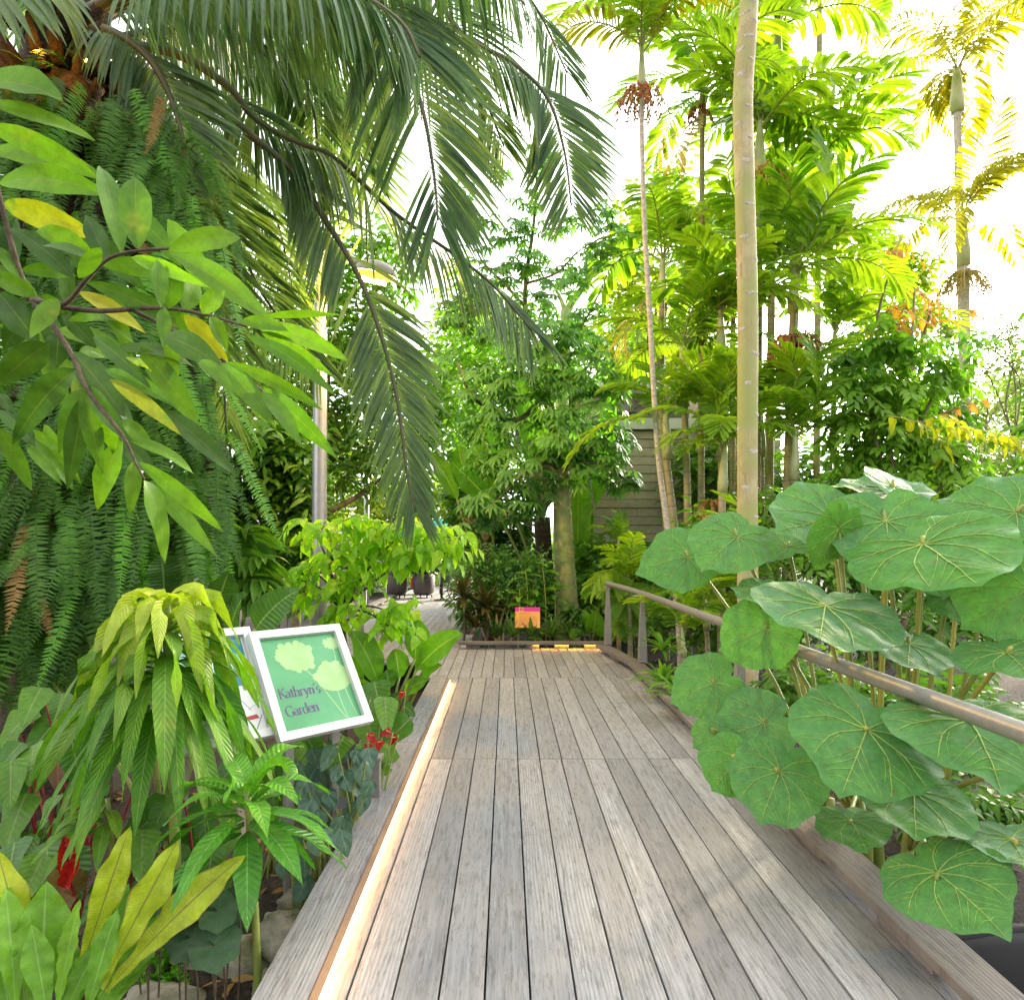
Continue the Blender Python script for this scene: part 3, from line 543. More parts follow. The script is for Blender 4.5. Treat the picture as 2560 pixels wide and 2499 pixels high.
# ================================================================== things on the side deck
def planter(px,label,seed):
    Y=17.1; c=G(px,1138); x,y=c[0],c[1]; k_=.84
    t=thing('planter',label,'planter',(x,y,0),'planters on castors')
    mb=MB(); lathe(mb,(x,y,0),[(r_*k_,z_) for r_,z_ in [(.001,.12),(.30,.12),(.34,.16),(.375,.36),(.37,.56),(.345,.66),(.335,.665),(.325,.64),(.001,.60)]],28); mb.build('pot',M['planter'],t)
    mb=MB(); lathe(mb,(x,y,0),[(r_*k_,z_) for r_,z_ in [(.001,.085),(.33,.085),(.345,.10),(.33,.118),(.001,.119)]],24); ca=mb.build('caddy_base',M['black'],t)
    for k in range(4):
        a_=k*1.571+.5; q=np.array([x+24*.01*math.cos(a_),y+24*.01*math.sin(a_),.042]); mb=MB()
        tube(mb,[q-np.array([.014,0,0]),q+np.array([.014,0,0])],.04,10); box(mb,q+np.array([0,0,.035]),(.04,.03,.03)); mb.build('castor',M['rubber'],ca)
    mb=MB(); n=150; a_=U(0,6.28,n); el=U(.1,1.5,n); d=np.stack([np.cos(a_)*np.cos(el),np.sin(a_)*np.cos(el),np.sin(el)],1)
    b=np.array([x,y,.62])+d*U(.05,.34,n)[:,None]*np.array([1,1,1.1]); leaves(mb,b,d,np.array([0,-.3,1.]),U(.18,.30,n),U(.07,.10,n),U(.5,1.6,n),4,prof='ovate'); mb.build('foliage',M['blackleaf'],t)
planter(755,'brown round planter on castors, left of the two, with blackish foliage',1); planter(807,'brown round planter on castors, right of the two, beside the belt barrier post',2)
c=G(841,1143); x,y=c[0],c[1]
t=thing('barrier_post','black belt barrier post with round base on the side deck','barrier post',(x,y,0))
mb=MB(); lathe(mb,(x,y,0),[(.001,.045),(.05,.045),(.20,.02),(.21,.0),(.001,0)],26); mb.build('base',M['black'],t)
mb=MB(); tube(mb,[(x,y,.03),(x,y,.95)],.036,14); mb.build('shaft',M['black'],t); mb=MB(); lathe(mb,(x,y,.86),[(.05,0),(.052,.02),(.052,.1),(.045,.12),(.001,.122)],18); mb.build('belt_head',M['black'],t)
mb=MB(); box(mb,(x+.55,y+.05,.925),(1.05,.004,.052),rotz(.09)); mb.build('belt',M['black'],t)
def wheelchair(px,py,label):
    c=G(px,py); x,y=c[0],c[1]; t=thing('wheelchair',label,'wheelchair',(x,y,0),'folded wheelchairs'); an=R(62)
    Rm=rotz(an); L=lambda p_:np.array([x,y,0])+Rm@np.array(p_,float)
    for s in (-.12,.12):
        mb=MB(); a_=np.linspace(0,6.283,25); tube(mb,[L((.3*math.cos(q),s,.31+.3*math.sin(q))) for q in a_],.014,6,cap=False); wh=mb.build('wheel',M['rubber'],t)
        mb=MB(); [tube(mb,[L((0,s,.31)),L((.29*math.cos(q),s,.31+.29*math.sin(q)))],.003,4) for q in a_[:-1:3]]; tube(mb,[L((.26*math.cos(q),s*1.2,.31+.26*math.sin(q))) for q in a_],.007,5,cap=False); mb.build('spokes',M['chrome'],wh)
        mb=MB(); tube(mb,[L((.42+.08*math.cos(q),s,.085+.075*math.sin(q))) for q in a_],.016,6,cap=False); mb.build('front_wheel',M['rubber'],t)
        mb=MB(); tube(mb,spline([L((-.32,s,.93)),L((-.22,s,.92)),L((-.2,s,.6)),L((-.18,s,.25))],12),.014,7); tube(mb,[L((-.2,s,.48)),L((.36,s,.48)),L((.42,s,.1))],.013,7); tube(mb,[L((-.2,s,.68)),L((.2,s,.68)),L((.24,s,.48))],.016,7); tube(mb,[L((.42,s,.2)),L((.6,s,.08))],.012,6); mb.build('side_frame',M['black'],t)
    mb=MB(); box(mb,L((.08,0,.5)),(.42,.2,.05),Rm); mb.build('seat',M['black'],t,bevel=.01); mb=MB(); box(mb,L((-.2,0,.7)),(.03,.2,.36),Rm); mb.build('backrest',M['black'],t,bevel=.01)
wheelchair(857,1142,'folded black wheelchair parked just right of the belt barrier post'); wheelchair(886,1139,'farther folded black wheelchair, half hidden behind the dark strap-leaved plant')
c=G(789,1131); x,y=c[0],c[1]
t=thing('mobility_scooter','small red scooter with grey wheels standing between the two planters','scooter',(x,y,0)); sc=lambda *p_:(x+p_[0],y+p_[1],p_[2])
mb=MB(); box(mb,sc(-.1,0,.17),(.8,.42,.05)); mb.build('deck_plate',M['black'],t,bevel=.015)
mb=MB(); box(mb,sc(.12,0,.36),(.42,.4,.3)); box(mb,sc(.16,0,.53),(.3,.34,.08)); mb.build('body',M['red'],t,bevel=.04)
for sx in (-.42,.25):
    for sy in (-.2,.2):
        mb=MB(); tube(mb,[sc(sx,sy-.035,.12),sc(sx,sy+.035,.12)],.12,16); mb.build('wheel',plain('wheel_grey',(.3,.28,.25),None,.6),t)
mb=MB(); box(mb,sc(.2,0,.68),(.38,.4,.08)); box(mb,sc(.38,0,.92),(.07,.38,.42)); mb.build('seat',M['black'],t,bevel=.03)
mb=MB(); tube(mb,spline([sc(-.4,0,.2),sc(-.36,0,.7),sc(-.22,0,.95)],10),.025,8); tube(mb,[sc(-.22,-.22,.95),sc(-.22,.22,.95)],.018,8); mb.build('tiller',M['black'],t)
c=P(838,1010,19.5)
t=thing('parasol','teal market parasol beyond the planters, half hidden by lime leaves','parasol',(c[0],c[1],0))
mb=MB(); n=8; th=np.linspace(0,2*np.pi,n+1)[:-1]+.3; rr=[.02,.5,1.0,1.35]; V=[];Q=[]
for j,r_ in enumerate(rr):
    for k in range(n*2):
        a_=.3+k*np.pi/n; sag=(1 if k%2==0 else .93); V.append((c[0]+r_*sag*math.cos(a_),c[1]+r_*sag*math.sin(a_),2.25-.36*r_-.02*(k%2)*r_))
for k in range(n*2): V.append((V[3*16+k][0],V[3*16+k][1],V[3*16+k][2]-.13))
for j in range(4):
    for k in range(16): Q.append([j*16+k,j*16+(k+1)%16,j*16+16+(k+1)%16,j*16+16+k])
mb.add(V,Q,smooth=False); mb.build('canopy',M['teal'],t)
mb=MB(); tube(mb,[(c[0],c[1],-.2),(c[0],c[1],2.3)],.025,10); mb.build('pole',M['pole'],t)
mb=MB(); [tube(mb,[(c[0],c[1],1.75),(c[0]+1.25*math.cos(a_),c[1]+1.25*math.sin(a_),1.77)],.01,5) for a_ in th]; mb.build('ribs',M['pole'],t)

# ================================================================== clad building behind the palms
t=thing('clad_building','low building clad in weathered horizontal boards with a pale roof behind the palms','building',(2.8,13.6,-.3))
mb=MB(); z=-.4
while z<3.72:
    h=.175; x=1.2
    while x<5.6:
        l=min(U(1.3,2.6),5.6-x); off=U(0,.006)+(.012 if int(round((z+.4)/h))%2 else 0)
        box(mb,(x+l/2,13.4-off,z+h/2),(l-.003,.03,h-.012),None,U(0,1),0,0); mb.A[-1][:,1]+=U(0,40); mb.A[-1][:,2]=np.array([-1,-1,-1,-1,1,1,1,1])*h/2+U(0,20); x+=l
    z+=h
mb.build('wall_cladding',M['clad'],t,bevel=.003)
mb=MB(); box(mb,(3.4,14.9,1.58),(4.4,2.9,3.95)); mb.build('inner_wall',M['black'],t)
mb=MB(); box(mb,(3.0,14.9,3.98),(5.6,3.2,.10)); box(mb,(3.0,13.27,3.92),(5.6,.07,.22)); mb.build('roof_slab',plain('roof_white',(.70,.69,.68),(.62,.61,.6),.6,3.),t)
mb=MB(); box(mb,(2.9,17.6,4.0),(4.6,2.4,2.3)); mb.build('upper_storey',plain('upper_wall',(.42,.36,.32),(.5,.45,.42),.7,2.),t)
mb=MB(); box(mb,(2.9,17.2,5.25),(5.6,3.6,.14)); mb.build('upper_roof',plain('upper_roof_grey',(.46,.42,.40),(.52,.5,.48),.6,3.),t)
mb=MB(); [box(mb,(x_,16.36,4.35),(.9,.06,.85)) for x_ in (1.5,2.8,4.1)]; mb.build('window_band',plain('window_dark',(.08,.09,.10),None,.1),t)
# pond basin
t=thing('pond_basin','black lined pond basin beside the lower right end of the boardwalk','pond',(2.5,2.2,-1.1))
mb=MB(); quadsheet(mb,(1.72,.2,0),(2.9,0,0),(0,2.95,0),30,30,lambda x,y:gz(x,y)+.02); mb.build('liner',M['liner'],t)
mb=MB(); tube(mb,spline([(2.02,3.12,-.40),(2.5,3.16,-.38),(3.2,3.1,-.37),(4.2,3.15,-.38)],30),.05,10); mb.build('rolled_edge',M['liner'],t)
# ================================================================== palms: frond makers
UPV=np.array([0,0,1.])
def frond(mb,pts,nl,L,W,ang=55,rise=0.,droop=1.2,prof='lance',k=1,start=.12,rr=(.03,.006),lj=.15,sway=.0,lprof=None,seg=5,mi=(0,1),fold=.35,t=None,up=None,dj=.4,flat=0.,end=.995,tipang=.6,wave=0,hang=.12,sag=0.,face=False):
    """pinnate frond: rachis along pts, nl leaflets a side"""
    C=spline(pts,60); tube(mb,C,rr,7,mi=mi[1])
    T=nz(np.gradient(C,axis=0)); upv=UPV if up is None else np.asarray(up,float)
    s=np.repeat(np.linspace(start,end,nl),2)+U(-.3,.3,2*nl)/nl; s=np.clip(s,0,1); side=np.tile([1.,-1.],nl)
    x=s*59; i=np.clip(x.astype(int),0,58); f=(x-i)[:,None]; b=C[i]*(1-f)+C[i+1]*f; tg=nz(T[i]*(1-f)+T[i+1]*f)
    if face: w_=np.clip(-tg[:,2:3],0,1)**1.5; upv=nz(UPV*(1-w_)+np.array([0,-1.,.0])*w_)
    S=nz(np.cross(tg,upv)); Nn=nz(np.cross(S,tg)); q=(s-start)/(end-start)
    droop=droop*np.clip(1+.9*np.minimum(tg[:,2],0),hang,1)
    a=np.radians(ang)*(1-(1-tipang)*q**2)+U(-.09,.09,2*nl)
    d=tg*np.cos(a)[:,None]+S*(side*np.sin(a))[:,None]+Nn*(rise+U(-.12,.12,2*nl))[:,None]
    d=nz(d)-UPV*(sag*np.clip(1+.9*np.minimum(tg[:,2],0),.1,1))[:,None]
    lp=(lambda q:.45+.55*np.sin(np.pi*np.clip(q*.8+.12,0,1))) if lprof is None else lprof
    Ls=L*lp(q)*U(1-lj,1+lj,2*nl); Ws=W*np.clip(lp(q)*1.05,.5,1.05)*U(.85,1.1,2*nl)
    if face:
        m_=b+nz(d)*(Ls*.5)[:,None]; ok=np.ones(2*nl,bool)
        for q_ in (b,m_,m_-UPV*.25,m_+nz(d)*(Ls*.35)[:,None]-UPV*.3): ok&=~((np.hypot(CX+F*q_[:,0]/q_[:,1]-712,HY+F*(H-q_[:,2])/q_[:,1]-518)<58)&(rng.random(2*nl)<.85))
        Ls=np.where(ok,Ls,.02)
    leaves(mb,b,d,Nn+S*(side*flat)[:,None],Ls,Ws,droop*U(1-dj,1+dj,2*nl),seg,prof=prof,k=k,fold=fold,t=U(0,1,2*nl)*.6+U(0,.4) if t is None else t+U(-.2,.2,2*nl),mi=mi[0],wave=wave)

# ---- the big feather palm, top left
tb=P(105,1200,4.7); t=thing('feather_palm','large feather palm arching long dark fronds over the boardwalk from the upper left','palm',(tb[0],tb[1],-.4))
mb=MB(); tube(mb,spline([(tb[0],tb[1],-.5),(tb[0],tb[1],2),(tb[0]+.08,tb[1],3.8),P(125,130,4.75),P(140,20,4.8)],26),[.36,.33,.30,.27,.24],22)
n=90; zz=U(2.6,5.2,n); aa=U(0,6.28,n)
for z_,a_ in zip(zz,aa):
    r_=.27; b=np.array([tb[0]+.06+r_*math.cos(a_),tb[1]+r_*math.sin(a_),z_]); e=b+np.array([math.cos(a_)*.16,math.sin(a_)*.16,U(.2,.34)]); tube(mb,[b,(b+e)/2+np.array([math.cos(a_)*.03,math.sin(a_)*.03,0]),e],[.055,.045,.02],5)
mb.build('trunk',M['fibre'],t)
def bf(pts,nl=64,L=1.0,W=.05,**kw):
    mb=MB(); frond(mb,pts,nl,L,W,**{**dict(ang=66,droop=3.6,rr=(.04,.008),seg=8,rise=.0,dj=.35,tipang=.5,fold=.25,sag=.75,face=True),**kw}); return mb.build('frond',[M['bigpalm'],M['rachis']],t)
A=P
bf([A(160,60,4.8),A(240,5,4.9),A(400,-60,5.0),A(560,-85,5.1),A(690,-45,5.15),A(755,60,5.2),A(805,210,5.2),A(826,330,5.15),A(834,420,5.1)],120,1.05,.038,start=.2,tipang=.35)
bf([A(170,40,5.0),A(330,-80,5.3),A(560,-150,5.6),A(780,-60,5.9),A(882,67,6.0),A(975,120,6.05),A(1043,188,6.1),A(1075,290,6.1),A(1088,392,6.1)],120,.82,.036,start=.3,droop=2.2,dj=.3,rise=.05)
bf([A(161,114,4.75),A(269,91,4.9),A(353,111,5.0),A(437,168,5.1),A(487,228,5.2),A(560,270,5.3),A(638,302,5.4),A(748,403,5.6),A(882,497,5.8),A(949,554,5.9),A(1012,628,6.0)],150,.88,.036,start=.3,droop=2.6)
bf([A(181,148,4.7),A(302,154,4.8),A(396,188,4.9),A(480,260,5.0),A(560,330,5.1),A(620,420,5.2),A(680,520,5.3),A(724,632,5.3),A(758,766,5.3),A(775,900,5.3),A(792,975,5.3)],170,.62,.034,start=.32,droop=1.8,ang=58,dj=.35,tipang=.35)
bf([A(170,150,4.9),A(290,200,5.2),A(370,280,5.5),A(430,400,5.7),A(500,560,5.9),A(610,700,6.0)],96,.75,.034,droop=2.4)
bf([A(165,150,4.8),A(250,200,5.0),A(320,300,5.2),A(380,450,5.4),A(418,620,5.5),A(432,830,5.5)],74,.85,.042,droop=1.0,ang=50,t=.95)
bf([A(150,60,5.0),A(330,-20,5.6),A(520,10,6.4),A(640,150,7.0),A(690,330,7.3),A(700,500,7.4)],84,.85,.038,droop=2.2)
bf([A(170,120,5.0),A(310,150,5.8),A(430,250,6.6),A(520,400,7.2),A(560,560,7.6)],100,.8,.038,droop=2.4)
bf([A(160,40,4.9),A(400,-140,5.4),A(650,-190,5.9),A(880,-120,6.5),A(1010,0,6.9),A(1080,140,7.1)],96,.9,.038,droop=2.3)
bf([A(150,40,4.8),A(300,-30,4.9),A(440,-60,5.2),A(640,-30,5.6),A(800,60,6.0),A(905,160,6.3),A(960,280,6.5)],100,.8,.036,droop=2.4)
bf([A(150,30,4.6),A(300,-40,4.4),A(480,-60,4.3),A(640,-30,4.3),A(760,40,4.4),A(800,110,4.4)],110,.85,.034,droop=2.6)
bf([A(140,60,4.9),A(250,-10,5.4),A(400,0,5.9),A(520,60,6.3),A(590,180,6.5),A(610,330,6.6)],100,.8,.036,droop=2.4)
bf([A(140,60,4.7),A(210,60,4.5),A(290,120,4.5),A(340,230,4.5),A(360,340,4.5)],80,.6,.032,droop=2.4)
bf([A(120,40,4.7),A(60,-60,4.2),A(0,-60,3.8),A(-60,0,3.5)],40,.75,.045,droop=2.2,start=.1)
bf([A(170,30,4.7),A(280,-110,4.6),A(480,-170,4.7),A(700,-130,4.9),A(900,-90,5.2),A(1000,10,5.4)],80,.85,.038,droop=2.3)
bf([A(150,90,5.0),A(330,60,5.6),A(500,90,6.2),A(640,180,6.8),A(700,330,7.2)],90,.8,.036,droop=2.0)
bf([A(130,60,4.9),A(90,-60,5.2),A(20,-50,5.6),A(-50,60,5.8)],40,.9,.045,droop=2.2)
# the small amber uplight strapped to the palm
c=P(160,116,4.45); t=thing('spotlight','small black spotlight with a glowing amber lens strapped to the fibrous palm trunk','spotlight',c)
mb=MB(); d=nz(P(172,120,4.45)-P(140,102,4.47)); tube(mb,[c-d*.14,c],.022,12); tube(mb,[c,c+d*.015],.026,12); mb.build('housing',M['black'],t); mb=MB(); tube(mb,[c+d*.013,c+d*.02],.02,12); mb.build('lens',emit('uplight_glow',(1.,.5,.06),10.),t)
mb=MB(); tube(mb,spline([c-d*.14,c-d*.3+np.array([-.05,.05,.1]),c-d*.34+np.array([-.1,.15,.3])],8),.008,6); mb.build('cable',M['black'],t)
for q,e in ((P(60,75,4.1),1.6),(P(290,250,4.9),1.2)):
    pl=bpy.data.lights.new('uplight','POINT'); pl.energy=e; pl.color=(1.,.42,.04); pl.shadow_soft_size=.03; po=bpy.data.objects.new('uplight',pl); COL.objects.link(po); po.location=q

# ---- hanging sword ferns covering the trunk
def fernmesh(L,hang,np_=46,seed=0):
    mb=MB(); pts=[(0,0,0)]; el=.5; p=np.zeros(3)
    for k in range(12):
        el=max(-1.56,el-hang*(1.6-.06*k)); p=p+np.array([math.cos(el),U(-.06,.06),math.sin(el)])*L/12; pts.append(p.copy())
    frond(mb,pts,np_,.052,.0135,ang=82,droop=.5,prof='pinna',rr=(.0035,.001),start=.06,seg=2,fold=.15,tipang=.8,mi=(0,0),lj=.1,lprof=lambda q:np.minimum(1,.55+q*2)*np.minimum(1,((1.02-q)/.35))**.8,up=(.6,0,.5))
    return mb.mesh('fern_frond',M['fern'])
FM=[fernmesh(l,h) for l,h in ((.75,.30),(.95,.34),(.6,.26),(1.1,.38),(.85,.42),(.7,.2))]
FD=FM[0].copy(); FD.materials[0]=M['dead']; FB=FM[4].copy(); FB.materials[0]=M['crisp']
def fern(label,anchors,nper=16,Y=4.3,sc=(.75,1.25),out=.3):
    c=P(*anchors[0],Y); t=thing('hanging_fern',label,'fern',c,'sword ferns hanging from the palm trunk')
    mb=MB()
    for ax,ay in anchors:
        q=P(ax,ay,Y+.08); lathe(mb,q-np.array([0,-.1,.0]),[(.001,.16),(.10,.12),(.16,0),(.11,-.16),(.001,-.24)],10)
    mb.build('root_mass',M['fibre'],t); k=0
    for ax,ay in anchors:
        for j in range(nper):
            if k>=98: break
            a=U(-2.7,-.35); q=P(ax,ay,Y)+np.array([.1*math.cos(a)+U(-.14,.14),.1*math.sin(a)+U(-.1,.05),U(-.22,.12)])
            inst('frond',FD if rng.random()<.03 else FB if rng.random()<.12 else FM[rng.integers(6)],t,q-c,(U(-.4,.4),U(-.45,.35),a),U(*sc)); k+=1
fern('hanging sword fern just under the palm crown in the upper left',[(130,170),(70,230),(200,250),(20,180)],16,4.35)
fern('hanging sword fern spilling over the right shoulder of the trunk below the arching stalks',[(275,235),(330,330),(360,430),(290,330),(345,530)],15,4.45)
fern('hanging sword fern in the middle of the trunk behind the broad oblong leaves',[(60,400),(170,420),(250,480),(110,520),(20,520),(210,600)],15,4.2)
fern('hanging sword fern on the right flank of the trunk with paler yellow fronds',[(300,640),(360,690),(330,800),(380,860),(370,940)],15,4.35)
fern('long sword fern curtain hanging below the dark oblong leaves at mid height',[(60,700),(160,760),(240,760),(100,840),(200,860),(10,790)],15,4.1)
fern('long sword fern curtain low on the trunk at the left picture edge',[(30,960),(100,960),(10,1080),(80,1080),(150,1010),(40,1180)],15,4.05)
fern('lowest sword fern above the dark veined leaves, right of the left edge',[(190,950),(260,950),(330,1000),(210,1060),(290,1090),(130,1120)],15,4.2)

# ================================================================== overhanging branch, upper left foreground
c=P(-160,600,2.5); t=thing('overhanging_branch','leafy branch with large oblong green and yellowing leaves reaching in from the left foreground','branch',c)
mb=MB(); pl=lambda *q:spline([P(x,y,Y) for x,y,Y in q],24)
tube(mb,pl((-160,600,2.55),(-60,560,2.5),(20,545,2.42),(60,570,2.4)),[.018,.014],8)
tube(mb,pl((-10,330,2.3),(8,410,2.35),(35,510,2.4),(60,570,2.4),(95,600,2.35)),[.007,.013],8)
tube(mb,pl((60,570,2.4),(120,580,2.3),(165,532,2.22),(208,492,2.18),(262,478,2.15),(330,473,2.1)),[.010,.004],7)
tube(mb,pl((60,570,2.4),(130,586,2.35),(200,592,2.3),(300,586,2.25),(385,598,2.2),(470,622,2.15)),[.012,.004],7)
tube(mb,pl((250,590,2.3),(330,630,2.3),(430,690,2.3),(497,742,2.3),(525,766,2.3)),[.007,.003],7)
tube(mb,pl((85,595,2.35),(140,680,2.3),(165,740,2.25),(215,805,2.2),(240,840,2.2),(258,880,2.2),(276,914,2.2)),[.010,.003],7)
mb.build('limb',M['twig'],t)
rows_m=[(-40,160,110,193,80),(-40,195,168,265,46),(-30,240,175,335,46),(-20,290,187,338,50),(0,350,195,372,58),(70,440,168,475,40),(231,482,192,325,48),(262,474,258,345,64),(322,477,450,455,46),(195,505,340,535,40),(325,482,508,610,52),(250,490,390,545,32),(307,585,300,500,32),(322,588,330,505,48),(350,592,375,535,42),(385,598,425,555,40),(457,614,545,630,30),(505,603,640,600,18),(487,622,655,685,38),(40,515,140,525,30),(-10,470,35,530,35),(67,565,-20,525,40),(80,560,121,597,26),(130,610,225,612,26),
(158,740,114,857,44),(160,745,193,893,42),(200,705,330,773,34),(232,840,188,963,50),(255,877,247,975,34),(274,914,312,1065,50),(285,918,406,1052,36),(265,880,416,1005,34),(247,840,363,900,34),(232,800,290,860,34),(0,815,57,927,34),(50,850,114,920,26),(60,820,124,863,24),(205,800,215,860,36),(380,685,443,750,32),(420,690,520,810,46),(430,690,604,776,28),(500,745,570,843,38),(502,740,634,866,44),(497,632,627,712,32),(470,640,628,746,32),(150,670,200,680,26),(312,585,312,660,30),(340,590,372,668,34),(400,602,430,668,32),(190,590,250,650,34),(150,530,190,475,34),(110,570,60,640,40)]
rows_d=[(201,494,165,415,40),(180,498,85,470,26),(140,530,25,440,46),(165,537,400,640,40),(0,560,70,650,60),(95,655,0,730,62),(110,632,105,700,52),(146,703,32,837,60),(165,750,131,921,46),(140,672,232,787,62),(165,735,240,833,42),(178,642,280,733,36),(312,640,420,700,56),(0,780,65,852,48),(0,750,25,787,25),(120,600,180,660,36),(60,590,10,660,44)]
rows_y=[(5,390,177,450,60),(148,555,272,632,38),(208,722,337,823,32),(240,680,285,706,18),(350,600,430,690,40)]
for k_ in range(26):
    x,y=U(-40,330),U(380,860); a=U(.2,1.5)+(.4 if x<80 else 0); l=U(110,190); (rows_m if k_%2 else rows_d).append((x,y,x+l*math.cos(a),y+l*math.sin(a),l*U(.24,.32),None,2.62,2.68))
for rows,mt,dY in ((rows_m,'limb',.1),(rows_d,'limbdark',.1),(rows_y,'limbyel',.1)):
    for r in rows:
        r=(r[0],r[1],r[2]+(r[2]-r[0])*.06,r[3]+(r[3]-r[1])*.06,r[4]*.84)+tuple(r[5:]); x0,y0=r[0],r[1]; Y=2.42-.32*np.clip((x0)/400,0,1)+U(-.12,.12)
        mb=MB(); pxleaves(mb,[r],Y,U(-.06,.14),U(.04,.12),10,3,.5,.06,prof='oblong' if rng.random()<.4 else 'lance',wave=.05,wf=U(1.2,2.4),fold=U(.05,.3)); mb.build('leaf',M[mt],t)

# ================================================================== rosette plants, left foreground
def stemleafer(name,label,cat,cx,ytop,ybot,Y,n,L,W,mat,elev,droop,tfun,stem,prof='lance',phi=(0,6.283),wave=.06,rstart=.02,sw=1,ground=True,yoff=0,lprof=lambda q:1.,k=3,seg=11,fold=.18,group=None):
    top=P(cx,ytop,Y); bot=P(cx,ybot,Y); g=groundz(top[0],Y); t=thing(name,label,cat,(top[0],Y,g),group)
    mb=MB(); tube(mb,spline([(top[0]+.03,Y+.04,g-.05),(top[0]+.02,Y+.02,(g+top[2])/2),top],14),[stem*1.3,stem],9); mb.build('stem',M['greenstem'],t)
    for i in range(n):
        q=i/max(n-1,1); z=top+(bot-top)*(q**1.0); a=phi[0]+(i*2.39996%6.283)/6.283*(phi[1]-phi[0])+U(-.15,.15); el=elev(q)+U(-.12,.12)
        d=np.array([math.cos(a)*math.cos(el),math.sin(a)*math.cos(el),math.sin(el)]); b=z+d*np.array([1,1,.2])*rstart
        mb=MB(); l=L*lprof(q)*U(.85,1.1); nrm=np.array([-math.cos(a)*math.sin(el),-math.sin(a)*math.sin(el),math.cos(el)])+U(-.25,.25,3)
        leaves(mb,b[None],d[None],nrm,l,W*U(.85,1.15)*(.75+.25*lprof(q)),droop(q)*U(.8,1.2),seg,prof=prof,k=k,wave=wave,wf=U(1.5,3.),fold=fold,t=float(np.clip(tfun(q)+U(-.12,.12),0,1)))
        mb.build('leaf',M[mat],t)
    return t
stemleafer('drooping_plant','tall plant with a mop of drooping leaves, lime yellow on top, beside the sign','plant',316,1138,1345,2.65,84,.56,.078,'cape',lambda q:.9-1.0*q,lambda q:3.4-.6*q,lambda q:1.05-2.1*q if q<.5 else .02,.018,lprof=lambda q:.62+.50*min(1,q*1.6))
stemleafer('drooping_plant','small drooping leaved plant low on the left below the tall mop of leaves','plant',205,1520,1570,2.62,13,.26,.055,'cape',lambda q:.5-.5*q,lambda q:1.7,lambda q:.1,.009,phi=(2.2,5.6))
stemleafer('glossy_plant','glossy green rosette of ribbed arching leaves in the left bed near the boardwalk','plant',471,1505,1585,2.35,26,.36,.085,'gloss',lambda q:1.15-1.5*q,lambda q:1.35,lambda q:.85-.9*q,.012,lprof=lambda q:.7+.35*min(1,q*2))

# ---- bird's nest fern
c=P(95,1960,2.05); t=thing('nest_fern',"big bird's nest fern with broad wavy fronds, some yellow, bottom left corner",'fern',(c[0],c[1],groundz(c[0],c[1])))
G1=[(75,1960,88,1678,92),(20,1930,-40,1640,80),(30,1930,10,1690,60),(120,1960,120,1760,48),(170,1960,262,1800,44),(105,1950,152,1712,34),(140,1920,245,1682,52),(110,1960,195,1788,46),(150,1960,332,1728,56),(190,1950,296,1770,46),(50,1960,43,1845,30),(10,1990,-30,1780,60),(95,1960,60,1760,50),(160,1950,225,1730,44)]
G2=[(60,1900,-5,1620,56),(140,1890,248,1572,54),(190,1880,338,1602,64),(200,1890,466,1628,64)]
for r in G1: mb=MB(); pxleaves(mb,[r],2.0,.12,.04,20,4,.5,.08,prof='nest',wave=.10,wf=U(4,6),fold=.3); mb.build('frond',M['nest'],t)
for r in G2: mb=MB(); pxleaves(mb,[r],2.05,.1,.05,20,4,.5,.06,prof='nest',wave=.15,wf=U(3,5),fold=.2); mb.build('frond',M['nestyel'],t)
mb=MB(); q=c.copy(); q[2]=groundz(c[0],c[1]); lathe(mb,q,[(.12,-.05),(.13,.08),(.09,.16),(.001,.18)],14); mb.build('crown_base',M['fibre'],t)

# ---- crisped small fern
c=G(322,1872,-.27); t=thing('crisped_fern','small bright green frilly fern on the mossy rocks at lower left','fern',c)
for i in range(26):
    a=i*2.4; el=U(.4,1.3); d=np.array([math.cos(a)*math.cos(el),math.sin(a)*math.cos(el),math.sin(el)]); L=U(.10,.17); C=curve(c[None]+d*.01,d[None],L,1.1,6)[0]; mb=MB()
    tube(mb,C,[.003,.001],4)
    q=rng.integers(2,7,26); b=C[q]; dd=nz(np.stack([U(-1,1,26),U(-1,1,26),U(-.1,1,26)],1)+d); leaves(mb,b,dd,nz(U(-1,1,(26,3))),U(.018,.04,26),U(.010,.018,26),.5,3,prof='oblong',wave=.3,wf=2.); mb.build('frond',M['crisp'],t)

# ---- heart leaved creepers with red stems
def hearts(name,label,cat,spots,Y,size,mat,stemm,red=0,prof='heart',face=(.0,-.75,.65),tilt=.4,group=None,base=None,wr=.72,special=None,k=3):
    x0,y0=np.mean([s[0] for s in spots]),max(s[1] for s in spots); c=P(x0,y0,Y); g=groundz(c[0],c[1]); t=thing(name,label,cat,(c[0],c[1],g),group)
    st=MB()
    for i,s in enumerate(spots):
        yy=s[2] if len(s)>2 else Y+U(-.15,.15); p=P(s[0],s[1],yy); n=nz(np.array(face)+U(-tilt,tilt,3)); L=size*U(.75,1.2)*yy/Y*(s[3] if len(s)>3 else 1)
        dn=nz(np.array([U(-.7,.7),U(-.5,.1),-1.])); d=nz(dn-n*np.dot(dn,n)); mb=MB(); leaves(mb,(p-d*L*.45)[None],d[None],n,L,L*wr*U(.9,1.1),.5,9,prof=prof,k=k,fold=U(.05,.25),wave=.04,wf=1.5)
        m=mat
        if special and i in special: m=special[i]
        mb.build('leaf',M[m],t); b=np.array([c[0]+U(-.12,.12),c[1]+U(-.05,.1),groundz(c[0],c[1])-.02]); e=p-d*L*.43
        tube(st,spline([b,(b+e)/2+np.array([0,.03,.06]),e-n*.01],9),[.007,.004],6)
    st.build('leaf_stalks',M[stemm],t); return t
